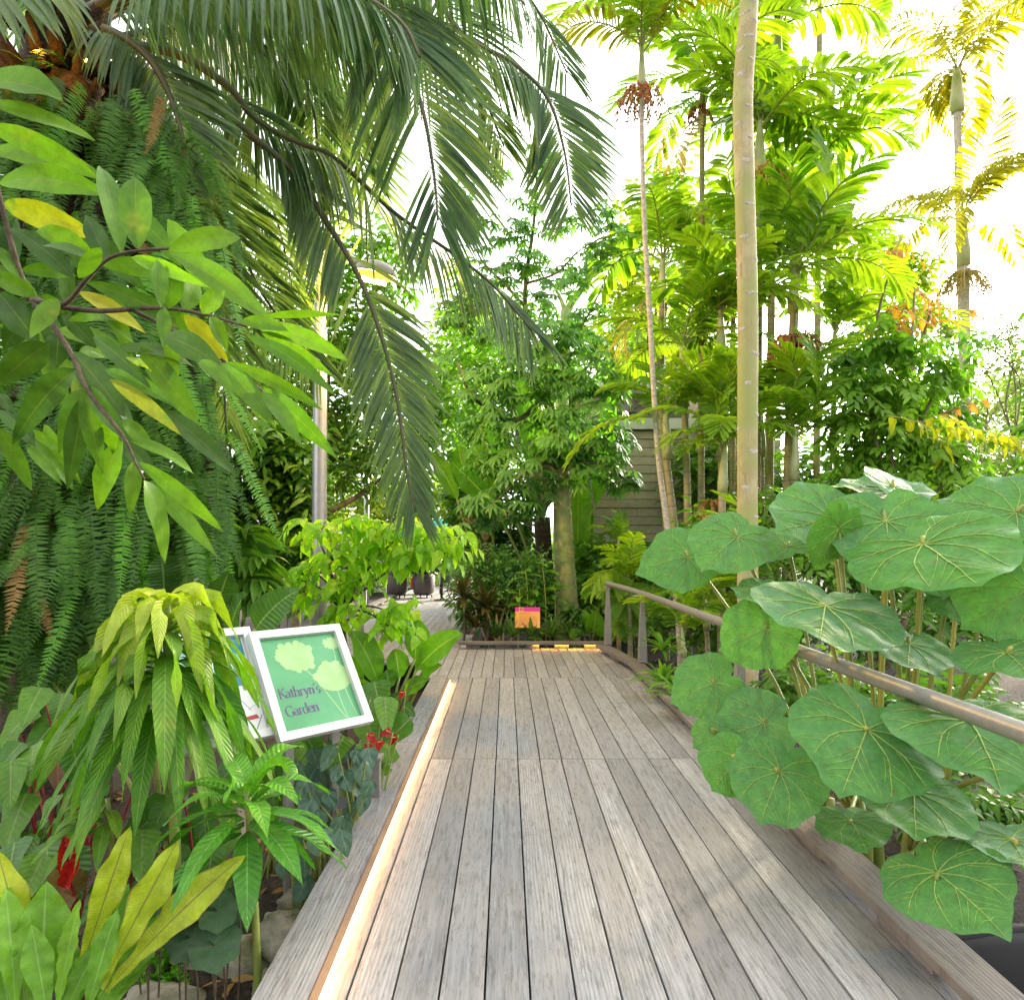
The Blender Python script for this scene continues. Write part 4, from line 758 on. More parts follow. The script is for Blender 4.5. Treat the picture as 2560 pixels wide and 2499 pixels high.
hearts('red_stemmed_creeper','heart leaved creeper with red stalks spreading along the left edge below the ferns','creeper',[(20,1490),(55,1500),(145,1450),(95,1540),(30,1555),(150,1500),(15,1440),(110,1470),(60,1450),(180,1470),(5,1520),(80,1600),(40,1620),(130,1580),(170,1545),(20,1590)],2.95,.20,'heart','redstem',special={7:'bronze'})
hearts('red_stemmed_creeper',"red stalked creeper with bronze new leaf just above the bird's nest fern",'creeper',[(60,1670,2.55),(90,1640,2.6),(150,1660,2.6),(235,1640,2.65),(280,1560,2.8),(115,1705,2.5),(190,1700,2.55),(20,1640,2.6),(270,1625,2.6)],2.6,.20,'heart','redstem',special={5:'bronze'})
c=P(118,1640,2.55); t=thing('red_flower','scarlet folded spathe among the red stalked leaves at lower left','flower',(c[0],c[1],groundz(c[0],c[1])))
mb=MB(); pxleaves(mb,[(130,1668,122,1592,34,.5,2.5,2.5),(120,1690,150,1655,26,.5,2.5,2.48)],2.5,0,.12,9,3,.3,.0,prof='ovate',fold=.7); mb.build('spathe',M['scarlet'],t)
mb=MB(); tube(mb,spline([(c[0],c[1]+.05,groundz(c[0],c[1])-.03),P(140,1720,2.52),P(130,1668,2.5)],9),.006,6); mb.build('stalk',M['redstem'],t)
# ---- dark round begonias
def rounds(label,spots,Y,r):
    c=P(np.mean([s[0] for s in spots]),max(s[1] for s in spots)+30,Y); g=groundz(c[0],c[1]); t=thing('begonia',label,'begonia',(c[0],c[1],g),'dark round leaved begonias'); st=MB()
    for sx,sy in spots:
        p=P(sx,sy,Y+U(-.1,.1)); n=nz(np.array([0,-.6,.8])+U(-.3,.3,3)); ax=nz(np.cross(n,[0,1,.2])); ay=np.cross(n,ax); m=24; th=np.linspace(.25,6.03,m); mb=MB(); rr=r*U(.8,1.15)
        V=[p]; 
        for f_ in (.35,.7,1.): 
            for j,q in enumerate(th): ra=rr*f_*(1+.07*math.sin(7*q)*f_); V.append(p+ax*ra*math.cos(q)+ay*ra*math.sin(q)+n*(rr*(.05*f_*f_+.05*f_*math.sin(5*q+sx))))
        Q=[[0,1+j,2+j,0] for j in range(0,0)]
        for f_ in range(2): Q+=[[1+f_*m+j,2+f_*m+j,2+f_*m+m+j,1+f_*m+m+j] for j in range(m-1)]
        Q+=[[0,3+j,2+j,1+j] for j in range(0,m-2,2)]
        A=np.tile(np.sin(th*3.5),3); mb.add(V,Q,U(0,1),0,np.append(0,A)); mb.build('leaf',M['begonia'],t)
        b_=np.array([(c[0]+p[0])/2+U(-.05,.05),p[1]+U(.0,.08),0.]); b_[2]=groundz(b_[0],b_[1])-.02; tube(st,spline([b_,(p+b_)/2+np.array([0,.02,.02]),p-n*.006],8),.0035,5)
    st.build('leaf_stalks',M['twig'],t)
rounds('dark begonia with round scalloped leaves beside the garden spike light',[(380,1745),(432,1772),(410,1800),(345,1722),(455,1712),(365,1785),(415,1735)],2.3,.075)
rounds("dark begonia with round leaves behind the yellow nest fern fronds",[(300,1690),(330,1760),(280,1740),(265,1790),(240,1760)],2.35,.085)
c=G(458,1790,-.22); t=thing('garden_spike','short black irrigation spike standing in the soil by the begonia','spike',c); mb=MB(); tube(mb,[c-np.array([0,0,.08]),c+np.array([0,0,.13])],.012,10); mb.build('stem',M['black'],t); mb=MB(); tube(mb,[c+np.array([0,0,.125]),c+np.array([0,0,.142])],.015,12); mb.build('cap',M['black'],t)
# ---- blue-green medinilla-like shrub and red anthuriums
sp=[(592,1475),(618,1478),(640,1470),(660,1485),(600,1510),(630,1520),(655,1515),(680,1500),(575,1500),(690,1470),(610,1545),(585,1535),(640,1550),(665,1545),(700,1500),(560,1470),(650,1440),(625,1440),(690,1530),(600,1440),(680,1440),(620,1580),(655,1580),(705,1440)]
hearts('blue_leaved_shrub','low shrub of rounded blue green leaves with curved veins under the green sign','shrub',sp,3.3,.135,'blue','greenstem',prof='ovate',wr=.74,face=(.1,-.8,.55))
hearts('broad_leaved_plant','broad pale veined leaves under the sign panel behind the blue green shrub','plant',[(540,1445),(580,1440),(520,1470),(720,1330,4.2),(735,1360,4.0),(710,1400,4.0),(745,1400,4.0)],3.7,.26,'heart','greenstem')
sp=[(708,1405),(735,1395),(722,1418),(748,1408),(700,1425)]
def anth(label,spots,Y):
    c=P(spots[0][0],1470,Y); g=groundz(c[0],c[1]); t=thing('anthurium',label,'anthurium',(c[0],c[1],g)); st=MB()
    for sx,sy in spots:
        p=P(sx,sy,Y+U(-.08,.08)); n=nz(np.array([U(-.5,.5),-.7,.6])); d=nz(np.cross(n,nz(U(-1,1,3)))); mb=MB(); leaves(mb,(p-d*.03)[None],d[None],n,.07,.058,.6,7,prof='heart',k=2,fold=.2,wave=.08,wf=1.); so_=mb.build('spathe',M['scarlet'],t)
        mb=MB(); tube(mb,[p-d*.02,p+n*.04],[.004,.002],6); mb.build('spadix',M['yelstem'],so_); tube(st,spline([(c[0]+U(-.05,.05),c[1],g),(p+np.array([c[0],c[1],g]))/2,p-d*.04],8),.004,5)
    for k in range(7): 
        p=P(spots[0][0]+U(-30,40),U(1430,1470),Y+.12); n=nz(np.array([U(-.4,.4),-.6,.7])); d=nz(np.cross(n,[U(-1,1),.2,.1])); mb=MB(); leaves(mb,(p-d*.08)[None],d[None],n,.18,.11,.5,8,prof='heart',k=2); mb.build('leaf',M['heart'],t); tube(st,[(c[0],c[1],g),p-d*.08],.004,5)
    st.build('stalks',M['greenstem'],t)
anth('anthurium with several scarlet flowers beside the boardwalk right of the sign',sp,3.75); anth('second anthurium farther back with a few small red flowers under the paddle leaves',[(765,1322),(745,1345)],5.0)
t=thing('path_light','small square grey path light fixed beside the boardwalk edge','light',P(714,1450,3.7)); p=P(714,1440,3.7); mb=MB(); box(mb,(p[0],p[1],p[2]-.004),(.085,.085,.022)); mb.build('cap',M['steel'],t,bevel=.004); mb=MB(); box(mb,(p[0],p[1],(p[2]-.3)/2-.02),(.06,.06,p[2]+.3)); mb.build('body',M['steel'],t)
c=P(652,1528,3.0); t=thing('plant_tag','tiny black plant tag on a stake among the blue green leaves','tag',(c[0],c[1],groundz(c[0],c[1]))); mb=MB(); box(mb,c,(.035,.003,.05),rotm(-.3,.2,.3)); mb.build('plate',M['black'],t); mb=MB(); tube(mb,[c,(c[0],c[1]+.02,groundz(c[0],c[1])-.02)],.003,5); mb.build('stake',M['black'],t)

# ---- rocks and litter
def rock(label,px,py,r,z=-.3,sx=1.,sz=.7,name='rock'):
    c=G(px,py,z); mb=MB(); lathe(mb,(0,0,0),[(max(.001,math.sin(q)),-math.cos(q)) for q in np.linspace(0,np.pi,22)],32)
    V=mb.V[0]; k=U(0,9,3); f=1+.16*np.sin(V[:,0]*2.3+k[0])*np.cos(V[:,1]*2.7+k[1])+.11*np.sin(V[:,2]*4+V[:,0]*3+k[2])+.06*np.sin(V[:,1]*8+V[:,2]*7)+.04*np.sin(V[:,0]*15+V[:,1]*13)
    mb.V[0]=V*f[:,None]*np.array([r*sx,r,r*sz])+c; o=mb.build(name,M['rock']); 
    tag(o,label,'rock','mossy rocks along the left bed'); return o
rock('mossy rock touching the boardwalk edge with pale lichen spots',545,1790,.13,-.18,1.,.8); rock('low flat mossy rock left of the lichen spotted one',450,1840,.19,-.27,1.3,.5); rock('mossy rock farther back under the glossy rosette',612,1650,.15,-.25,.9,.8); rock('mossy rock at the bottom edge below the frilly fern',300,1935,.16,-.25,1.2,.5); rock('small mossy rock squeezed against the board at the bottom',520,1880,.075,-.16,.9,.8); rock('mossy rock half buried between the lichen rock and the glossy rosette',590,1720,.12,-.22,1.3,.6)
rock('rough brown rock under the big round leaves at right',1800,1640,.3,-.45,1.2,.7); rock('brown rock ledge above the dark pond at lower right',1880,1680,.28,-.5,1.4,.6); rock('brown rock behind the folded leaf beside the right kerb',1590,1560,.2,-.4,1.,.6)
def litter(name,label,n,xr,yr,mat,L=(.05,.11)):
    mb=MB(); x=U(*xr,n); y=U(*yr,n); z=gz(x,y)+U(.005,.03,n); a=U(0,6.28,n); leaves(mb,np.stack([x,y,z],1),np.stack([np.cos(a),np.sin(a),U(-.1,.25,n)],1),nz(np.stack([U(-.5,.5,n),U(-.5,.5,n),np.ones(n)],1)),U(*L,n),U(.012,.035,n),.4,4,fold=.3); o=mb.build(name,M[mat]); tag(o,label,'leaf litter'); stuff(o,'stuff')
litter('leaf_litter','brown fallen leaves scattered over the soil of the left bed',500,(-3.2,-.8),(1.6,5.),'deadstuff'); litter('leaf_litter','brown fallen leaves on the mulch under the round leaves at right',600,(1.7,4.6),(2.9,7.),'deadstuff')

hearts('heart_leaved_cover','heart leaved ground cover between the mop plant and the glossy rosette','ground plant',[(330,1640),(365,1600),(300,1600),(400,1640),(430,1610),(270,1650),(350,1690),(390,1560),(420,1680),(300,1560),(250,1600),(330,1520)],2.75,.17,'heart','redstem')
hearts('heart_leaved_cover','dark spade leaves packed around the posts of the garden sign','ground plant',[(470,1440),(510,1460),(545,1480),(480,1480),(430,1470),(520,1510),(560,1440),(450,1520),(500,1540),(540,1535),(600,1430),(640,1425)],3.45,.22,'heart','greenstem')
hearts('heart_leaved_cover','low dark leaves along the edge board beside the lichen rock','ground plant',[(600,1610),(625,1590),(580,1640),(640,1570),(560,1600),(610,1560),(540,1650),(575,1690),(655,1600)],2.95,.12,'blue','greenstem',prof='ovate')
hearts('red_stemmed_creeper','dark heart leaved creeper under the hanging ferns at the far left','creeper',[(30,1380),(80,1400),(130,1390),(60,1340),(180,1400),(110,1350),(220,1420),(10,1420),(160,1350),(260,1440),(210,1360)],3.3,.2,'heart','redstem')
# ================================================================== generic crowns
def blobs_w(bl,Y):
    o=[]
    for b in bl:
        y=b[4] if len(b)>4 else Y; p=P(b[0],b[1],y); o.append((p,b[2]*y/F,b[3]*y/F,(b[5] if len(b)>5 else (b[2]+b[3])*.5*y/F)))
    return o
def scatter(bl,n,shell=.45):
    vol=np.array([b[1]*b[2]*b[3] for b in bl])**.75; k=rng.choice(len(bl),n,p=vol/vol.sum()); d=nz(rng.normal(size=(n,3))); r=(U(shell**3,1,n))**(1/3)
    c=np.array([b[0] for b in bl])[k]; s=np.array([[b[1],b[3],b[2]] for b in bl])[k]
    return c+d*r[:,None]*s,d,k
def crown_twigs(mb,bl,n,L,W,tw=.35,per=7,prof='lance',droop=.9,mi=0,hang=.0,seg=3,k=1,jt=.35,shell=.4,upb=.15,twmi=None,pinn=False):
    p,d,kk=scatter(bl,n,shell); ct=U(0,1,len(bl))[kk]*.35+U(0,.35,n)
    a=nz(d*.7+U(-.7,.7,(n,3))+np.array([0,0,upb])); C=curve(p-a*tw*.5,a,tw*U(.7,1.3,n),hang+.5,per)
    if twmi is not None:
        for c in C: tube(mb,c,.006,3,mi=twmi,cap=False)
    T=nz(np.gradient(C,axis=1)); S=nz(np.cross(T,np.array([0,0,1.])+U(-.3,.3,(n,1,3)))); N_=np.cross(S,T)
    B=[];D=[];NN=[];TT=[]
    for j in range(per+1):
        for sd in ((-1,1) if pinn else ((1,) if j%2 else (-1,))):
            B.append(C[:,j]); D.append(T[:,j]*U(.35,.8)+S[:,j]*sd*U(.6,1.,(n,1))+U(-.25,.25,(n,3))); NN.append(N_[:,j]+U(-.4,.4,(n,3))); TT.append(ct+U(0,.3,n))
    B,D,NN,TT=map(np.concatenate,(B,D,NN,TT)); m=len(B); leaves(mb,B,D,nz(NN),L*U(1-jt,1+jt,m),W*U(.8,1.2,m),droop*U(.5,1.4,m),seg,prof=prof,mi=mi,k=k,t=TT,fold=.2)
def crown_palmate(mb,bl,n,L,W,droop=1.0,nl=7,mi=0,shell=.4):
    p,d,kk=scatter(bl,n,shell); ct=U(0,1,len(bl))[kk]*.3+U(0,.45,n)
    nr=nz(d*.45+np.array([0,-.25,.9])+U(-.35,.35,(n,3))); a=nz(np.cross(nr,nz(U(-1,1,(n,3))))); b=np.cross(nr,a); B=[];D=[];NN=[];LL=[];TT=[]
    for q in np.linspace(-2.3,2.3,nl):
        dd=a*np.cos(q)[...,None]+b*np.sin(q)[...,None] if np.ndim(q) else a*math.cos(q)+b*math.sin(q)
        B.append(p); D.append(dd+nr*.12); NN.append(nr); LL.append(np.full(n,L*(1-.12*abs(q)))*U(.8,1.15,n)); TT.append(ct+U(0,.2,n))
    B,D,NN,LL,TT=map(np.concatenate,(B,D,NN,LL,TT)); leaves(mb,B,D,NN,LL,W*U(.85,1.15,len(B)),droop*U(.6,1.4,len(B)),4,prof='lance',mi=mi,t=TT,fold=.25)
def branches(mb,base,targets,r0,r1=.01,mi=0,wob=.12,n=12,t=.5):
    base=np.asarray(base,float)
    for q in targets:
        L=np.linalg.norm(q-base); m=(base+q)/2+U(-wob,wob,3)*L+np.array([0,0,.06*L]); tube(mb,spline([base,m,q],n),np.linspace(r0,r1,n),6,mi=mi)
def bush(name,label,cat,bl,Y,n,mat,L,W,trunk=None,bark='bark',group=None,tr=.05,z0=-.4,nb=8,**kw):
    B=blobs_w(bl,Y); cx=np.mean([b[0][0] for b in B]); cy_=np.mean([b[0][1] for b in B]); zl=min(b[0][2]-b[2]*.3 for b in B)
    if trunk: q=P(*trunk,Y); bx_,by_=q[0],q[1]
    else: bx_,by_=cx,cy_
    t=thing(name,label,cat,(bx_,by_,z0),group); mb=MB(); fork=np.array([bx_+(cx-bx_)*.4,by_,max(z0+.3,z0+(zl-z0)*.75)])
    tube(mb,spline([(bx_,by_,z0-.1),(bx_+.03,by_,(z0+fork[2])/2),fork],10),[tr*1.25,tr*.8],8)
    branches(mb,fork,[B[i][0]+U(-.3,.3,3)*B[i][1] for i in range(len(B))][:nb],tr*.65,.012); mb.build('trunk',M[bark],t)
    mb=MB(); crown_twigs(mb,B,n,L,W,**kw); mb.build('crown',M[mat],t); return t

# ---- background greenery behind the left bed and the side deck
bush('dark_bush','dark leafy tree filling the gap between the fern trunk and the lamp post','tree',[(430,900,70,60),(500,860,80,60),(560,930,60,60),(470,960,70,50),(545,860,60,50),(420,980,50,40),(580,1000,50,50)],9.8,330,'dark',.24,.075,per=8,trunk=(530,1100),tr=.09,tw=.6)
bush('understorey_bush','low dark bush at the foot of the lamp post behind the thin handrail','bush',[(430,1060,70,40),(510,1050,70,45),(580,1060,50,45),(470,1120,80,30),(560,1120,60,30),(620,1070,40,40)],9.2,260,'dark',.17,.06,per=7,tr=.04)
bush('background_tree','tall mid green tree behind the lamp post and hanging fronds','tree',[(430,620,90,70),(520,700,80,70),(620,620,80,80),(580,780,90,70),(660,760,70,80),(470,780,80,60),(690,880,60,60),(760,860,60,60),(800,760,60,70),(740,720,60,60),(700,560,60,50),(650,500,50,40),(760,530,50,40),(720,460,50,40),(600,560,40,50),(640,900,70,60),(380,720,60,60),(700,640,60,60)],13.,800,'dark',.24,.085,per=8,trunk=(560,1100),tr=.12,tw=.7)
bush('background_tree','bushy dark tree behind the fern covered trunk at far left','tree',[(330,380,90,90),(400,500,80,90),(300,560,90,90),(380,640,90,90),(330,760,90,80),(420,760,80,60),(260,700,80,80),(100,500,160,160),(60,800,160,160),(200,950,160,120),(330,980,80,80)],8.6,520,'dark',.26,.09,per=8,trunk=(330,1120),tr=.11,tw=.7)
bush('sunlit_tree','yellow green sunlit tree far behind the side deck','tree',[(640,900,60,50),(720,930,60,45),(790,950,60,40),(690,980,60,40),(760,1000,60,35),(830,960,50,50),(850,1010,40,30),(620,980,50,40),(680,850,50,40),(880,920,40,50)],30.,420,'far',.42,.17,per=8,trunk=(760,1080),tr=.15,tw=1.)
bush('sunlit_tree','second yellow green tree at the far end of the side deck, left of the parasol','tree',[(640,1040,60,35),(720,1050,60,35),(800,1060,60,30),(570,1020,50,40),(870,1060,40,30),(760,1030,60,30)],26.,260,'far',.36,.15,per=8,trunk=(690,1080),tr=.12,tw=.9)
bush('boundary_hedge','long green hedge row closing the view beyond the side deck','hedge',[(560,1090,70,25),(660,1095,70,22),(760,1098,70,20),(860,1095,60,22),(950,1080,60,30),(1040,1060,60,40)],24.,420,'mid',.30,.11,per=8,tr=.06,tw=.8)
bush('dark_bush','dark glossy bush right of the teal parasol behind the bed','bush',[(890,1000,45,45),(925,1030,45,40),(960,1000,45,50),(900,1060,45,30),(940,1060,40,35),(990,1050,40,40),(870,940,40,40),(930,940,40,40)],14.5,360,'dark',.22,.085,per=7,tr=.06,tw=.55)
bush('background_tree','hazy green tree behind the middle of the thorny tree','tree',[(960,700,80,70),(1050,760,80,60),(1130,700,70,70),(900,780,70,60),(1000,820,80,50),(900,660,60,60),(1180,780,50,60),(1120,820,60,50)],17.,420,'mid',.30,.1,per=8,trunk=(1000,1080),tr=.13,tw=.8)
bush('background_tree','loose pale green tree right of the forked green trunk, below the slim palms','tree',[(1200,560,60,60),(1240,640,60,60),(1160,640,50,50),(1290,560,60,60),(1320,650,60,60),(1230,420,50,50),(1290,360,50,60),(1330,460,50,60)],16.,330,'far',.26,.10,per=8,trunk=(1240,1060),tr=.1,tw=.7)

# ---- lime leaved shrub beside the side deck
def drooptwigs(t,name,twigs,Y,L,W,mat,stemm,step=.075,prof='ovate',tt=None,dz=.0,lift=.25,k=2,seg=6):
    mb=MB(); st=MB(); few=len(twigs)<8
    for tw in twigs:
        if few: st=MB()
        yy=Y+U(-.25,.25); C=spline([P(x,y,yy+U(-.05,.05)) for x,y in tw],40); tube(st,C,[.006,.003],5); ln=np.linalg.norm(np.diff(C,axis=0),axis=1).sum(); n=max(4,int(ln/step)); x=np.linspace(.12,1,n)*39; i=x.astype(int); T=nz(np.gradient(C,axis=0))[i]
        S=nz(np.cross(T,UPV)); sd=np.where(np.arange(n)%2,1.,-1.)[:,None]; D=T*.45+S*sd*.75+np.array([0,0,lift]); m=n
        leaves(mb,C[i],D,nz(np.cross(S,T)+U(-.5,.5,(n,3))+np.array([0,-.4,0])),L*U(.75,1.2,m),W*U(.8,1.2,m),U(1.6,3.2,m),seg,prof=prof,k=k,fold=.22,wave=.05,wf=2.,t=(U(0,1,m)*.6+U(0,.4)) if tt is None else np.clip(tt+U(-.3,.3,m),0,1))
        if few: st.build('twig',M[stemm],t)
    mb.build('foliage',M[mat],t)
    if not few: st.build(name,M[stemm],t)
c=P(655,1100,6.2); t=thing('lime_shrub','lime green shrub with drooping toothed leaves on thin twigs beside the side deck','shrub',(c[0],c[1],-.38))
root=np.array([c[0],c[1],-.42]); tw=[]
for bx_,by_,n_ in ((600,1010,4),(650,1000,5),(700,1010,5),(760,1010,6),(815,1020,6),(850,1030,3),(600,1080,5),(650,1060,5),(710,1060,5),(770,1055,4),(560,1100,4),(600,1130,5),(650,1110,4),(690,1105,3),(670,1150,3),(640,1170,4),(760,1170,3),(720,1180,4),(745,1190,4),(780,1165,3),(820,1050,3)):
    for j in range(n_+(3 if by_<1095 else 1)):
        x,y=bx_+U(-28,28),by_+U(-16,16); a=U(-.5,3.6); l=U(30,58); tw.append([(x,y),(x+l*.5*math.cos(a),y-6),(x+l*math.cos(a),y+l*.45)])
drooptwigs(t,'twigs',tw,6.2,.20,.085,'lime','greenstem',step=.062)
mb=MB(); mid=P(650,1160,6.3); tube(mb,spline([root,(root+mid)/2+np.array([.05,0,0]),mid],10),[.03,.02],7)
for q in ((600,1010),(700,1020),(765,1015),(840,1030),(600,1090),(690,1060),(760,1172),(745,1195),(640,1170),(560,1100)): tube(mb,spline([mid,P((650+q[0])/2,(1160+q[1])/2-12,6.25),P(*q,6.2)],12),[.014,.006],6)
mb.build('stem',M['twig'],t)

# ---- paddle leaved plants at the deck corner
def paddles(label,rows,Y,base,mat='paddle',name='paddle_plant',cat='plant',wave=.05,wf=2.5,stem='greenstem',prof='oblong',fold=.3,sr=.02,k=3,z=-.4,lift=.1):
    c=P(*base,Y); t=thing(name,label,cat,(c[0],c[1],z)); st=MB()
    for r in rows:
        mb=MB(); mt=r[8] if len(r)>8 else mat; pxleaves(mb,[r[:8] if len(r)>=8 and r[6] else r[:6]],Y,-.1,lift,14,k,.5,.1,prof=prof,wave=wave,wf=wf,fold=fold); mb.build('leaf',M[mt],t)
        e=np.concatenate(mb.V)[k]; b=np.array([c[0]+U(-.06,.06),c[1]+U(-.06,.06),z]); tube(st,spline([b,(b+e)/2*np.array([1,1,1])+(b-e)*np.array([.12,.12,0]),e],10),[sr,sr*.6],7)
    st.build('leaf_stalks',M[stem],t); return t
paddles('cluster of broad paddle leaves at the side deck corner below the lime shrub',[(722,1305,668,1202,52),(790,1255,796,1180,44),(792,1275,880,1207,46),(815,1262,822,1215,22),(700,1320,670,1300,34),(740,1310,735,1275,36),(770,1320,815,1295,28),(690,1290,640,1260,40),(800,1300,842,1268,26),(760,1290,752,1235,40)],6.1,(745,1350))
paddles('dark spade shaped leaves under the paddle leaved cluster beside the anthuriums',[(700,1330,690,1300,26),(745,1340,770,1318,28),(720,1345,705,1370,26),(770,1345,790,1365,26),(760,1360,765,1385,24),(690,1345,665,1335,28),(730,1375,715,1395,24)],5.4,(735,1400),'paddledark',prof='heart',sr=.008)
# ---- big dark veined leaves behind the mop plant
paddles('plant with very large dark veined leaves behind the drooping lime topped plant',[(238,1150,203,1048,74),(312,1130,305,1052,72),(410,1165,436,1088,60),(486,1198,572,1122,62),(365,1150,382,1110,50),(165,1210,110,1190,50),(260,1190,255,1130,60),(440,1190,470,1130,52),(60,1250,-10,1225,60),(100,1300,40,1270,54)],3.9,(320,1260),'paddledark',prof='ovate',fold=.2,sr=.012)
c=P(450,1120,4.9); t=thing('pleated_plant','plant with deeply cut pleated glossy leaves right of the hanging ferns','plant',(c[0],c[1],-.4)); st=MB()
for (b,e,L) in (((410,1080),(425,1000),.34),((430,1100),(470,1010),.36),((450,1110),(500,1060),.36),((455,1130),(500,1105),.34),((400,1090),(370,1030),.34),((470,1140),(505,1150),.3)):
    p,q=P(*b,4.95),P(*e,4.75); mb=MB(); frond(mb,[p,(p+q)/2+np.array([0,0,.06]),q],11,L,.085,ang=68,droop=1.5,prof='strap',rr=(.012,.004),start=.02,seg=5,mi=(0,0),tipang=.4); mb.build('leaf',[M['dark']],t); tube(st,spline([(c[0],c[1],-.42),(c[0]*.5+p[0]*.5,c[1],p[2]*.6),p],8),.014,6)
st.build('leaf_stalks',M['greenstem'],t)

# ================================================================== thorny tree in the bed
Y=10.8; q=lambda x,y,dy=0: P(x,y,Y+dy)
t=thing('thorny_tree','thorny green trunked tree with palmate leaves standing in the bed behind the orange sign','tree',(q(1080,1150)[0],Y,-.4))
mb=MB(); TC=spline([q(1083,1230),q(1080,1145),q(1075,1050),q(1070,930),q(1069,885)],40); TR=np.interp(np.linspace(0,1,40),[0,.2,.6,.92,1],[.195,.18,.155,.13,.11]); tube(mb,TC,TR,20); tk_=mb.build('trunk',M['thorny'],t)
mb=MB()
for k in range(420):
    i=rng.integers(2,38); a=U(0,6.28); d=np.array([math.cos(a),math.sin(a),.15]); b=TC[i]+U(-.02,.02)*UPV+(TC[i+1]-TC[i])*U(0,1)+d*TR[i]*.97; tube(mb,[b,b+d*U(.018,.03)],[.011,.001],4,cap=False)
stuff(mb.build('thorns',M['thorny'],tk_),'stuff')
mb=MB(); tb_=lambda pts,r: tube(mb,spline(pts,24),r,8)
tb_([q(1069,895),q(1060,860),q(1052,815),q(1038,775)],[.10,.055]); tb_([q(1060,860),q(1048,760,.3),q(1030,680,.4),q(1008,625,.4),q(1000,585,.4),q(1003,520,.4),q(1015,440,.4),q(1022,350,.4),q(1018,270,.4)],[.075,.055,.035,.015]); tb_([q(1045,750,.3),q(985,800),q(930,780),q(890,740),q(872,690)],[.05,.02]); tb_([q(1069,895),q(1040,880,-.3),q(1000,900,-.5),q(950,950,-.6)],[.05,.015]); tb_([q(1069,895),q(1110,880,-.3),q(1160,890,-.4),q(1200,920,-.5)],[.05,.012]); tb_([q(1030,680,.4),q(1090,640,.2),q(1120,600,0),q(1150,540,0)],[.035,.01]); tb_([q(1000,585,.4),q(960,540,.2),q(920,500,0),q(890,440,0)],[.03,.008]); tb_([q(1003,540,.4),q(1060,520,.2),q(1100,480,0),q(1150,450,0)],[.025,.007]); tb_([q(1012,450,.4),q(980,420,.3),q(950,400,.2)],[.018,.006]); tb_([q(1020,400,.4),q(1060,370,.3)],[.015,.006]); tb_([q(1040,720),q(1080,720,-.4),q(1120,700,-.6)],[.035,.01]); mb.build('branches',M['limbbark'],t)
low=[(960,960,80,45),(905,985,45,40),(1000,890,80,45),(1125,885,75,45),(1190,920,28,30),(1080,820,110,50),(935,810,60,40),(1150,780,55,45),(985,730,90,45),(1090,710,100,50),(1040,650,110,40),(1010,940,50,30),(1150,840,60,40),(900,730,40,40),(930,880,50,35),(1175,720,35,40)]
up=[(880,360,28,20),(930,440,45,30),(990,440,40,26),(955,520,50,32),(1010,500,40,30),(1060,430,35,22),(1110,420,35,26),(1085,540,45,30),(900,560,40,35),(1120,610,55,35),(880,490,35,28),(1145,480,35,26),(1165,440,30,22),(920,620,50,35),(1020,580,60,35),(1000,380,35,22),(940,330,35,18),(1030,300,30,30),(1150,400,30,18),(880,410,35,20),(860,600,35,40)]
mb=MB(); crown_palmate(mb,blobs_w(low,Y-.2),700,.26,.055,1.5); crown_palmate(mb,blobs_w(up,Y+.2),460,.22,.048,1.5,shell=.2); mb.build('crown',M['palmate'],t)
# ---- pale green forked trunk behind
Y=13.; q=lambda x,y,dy=0: P(x,y,Y+dy); t=thing('forked_tree','smooth pale green forked trunk tree rising behind the thorny tree','tree',(q(1070,1100)[0],Y,-.4))
mb=MB(); tube(mb,spline([q(1066,1200),q(1068,900),q(1073,700),q(1078,590)],24),[.15,.105],14); tube(mb,spline([q(1078,600),q(1090,575),q(1120,535),q(1140,500)],14),[.085,.05],10); tube(mb,spline([q(1078,600),q(1068,570),q(1055,545)],10),[.06,.02],8); mb.build('trunk',M['greenbark'],t)
mb=MB(); crown_palmate(mb,blobs_w([(1140,490,40,24),(1180,460,35,24),(1060,530,40,24),(1075,505,20,15),(1110,520,30,20),(1200,500,35,24),(1100,640,60,30)],Y),110,.24,.075,1.2); mb.build('crown',M['palmate'],t)
# ---- traveller's palms
def trav(label,rows,base,Y,trunk=None,fan=None):
    t=paddles(label,rows,Y,base,'paddle','travellers_palm','palm',wave=.04,wf=3,sr=.035,lift=.04)
    mb=MB(); c=P(*base,Y); p=P(fan[0],fan[1],Y)
    tube(mb,spline([(c[0],c[1],-.45),(c[0],c[1],.2),(p[0],p[1],p[2]-.25)],14),[.17,.15],12); mb.build('trunk',M['fibre'],t); mb=MB()
    for k in range(13):
        a=(k-6)*.17; b=p+np.array([0,(k%2-.5)*.12,-.32+.05*abs(k-6)]); e=p+np.array([math.sin(a)*.62,0,math.cos(a)*.62]); tube(mb,spline([b,(b+e)/2+np.array([math.sin(a)*.05,0,0]),e],8),[.06,.028],7)
    mb.build('sheath_fan',plain('fan_sheath',(.17,.20,.08),(.16,.085,.045),.6,5.),t)
trav("traveller's palm with a bright upright paddle leaf beside the thorny trunk",[(1098,1118,1100,870,44,.9),(1120,1090,1118,905,26,.2,None,None),(1135,960,1165,745,40,.3),(1010,900,985,690,40,.4),(1030,890,1050,640,44,.5),(960,930,905,790,42,.2),(940,960,860,880,40,.1)],(1042,1140),12.2,fan=(1032,960))
trav("second traveller's palm farther left with paddle leaves behind the dark bush",[(912,930,905,850,34,.95),(890,940,872,850,44,.2),(940,950,960,800,40,.3),(870,950,820,860,36,.3),(925,940,930,760,38,.4)],(935,1110),13.2,fan=(925,1010))
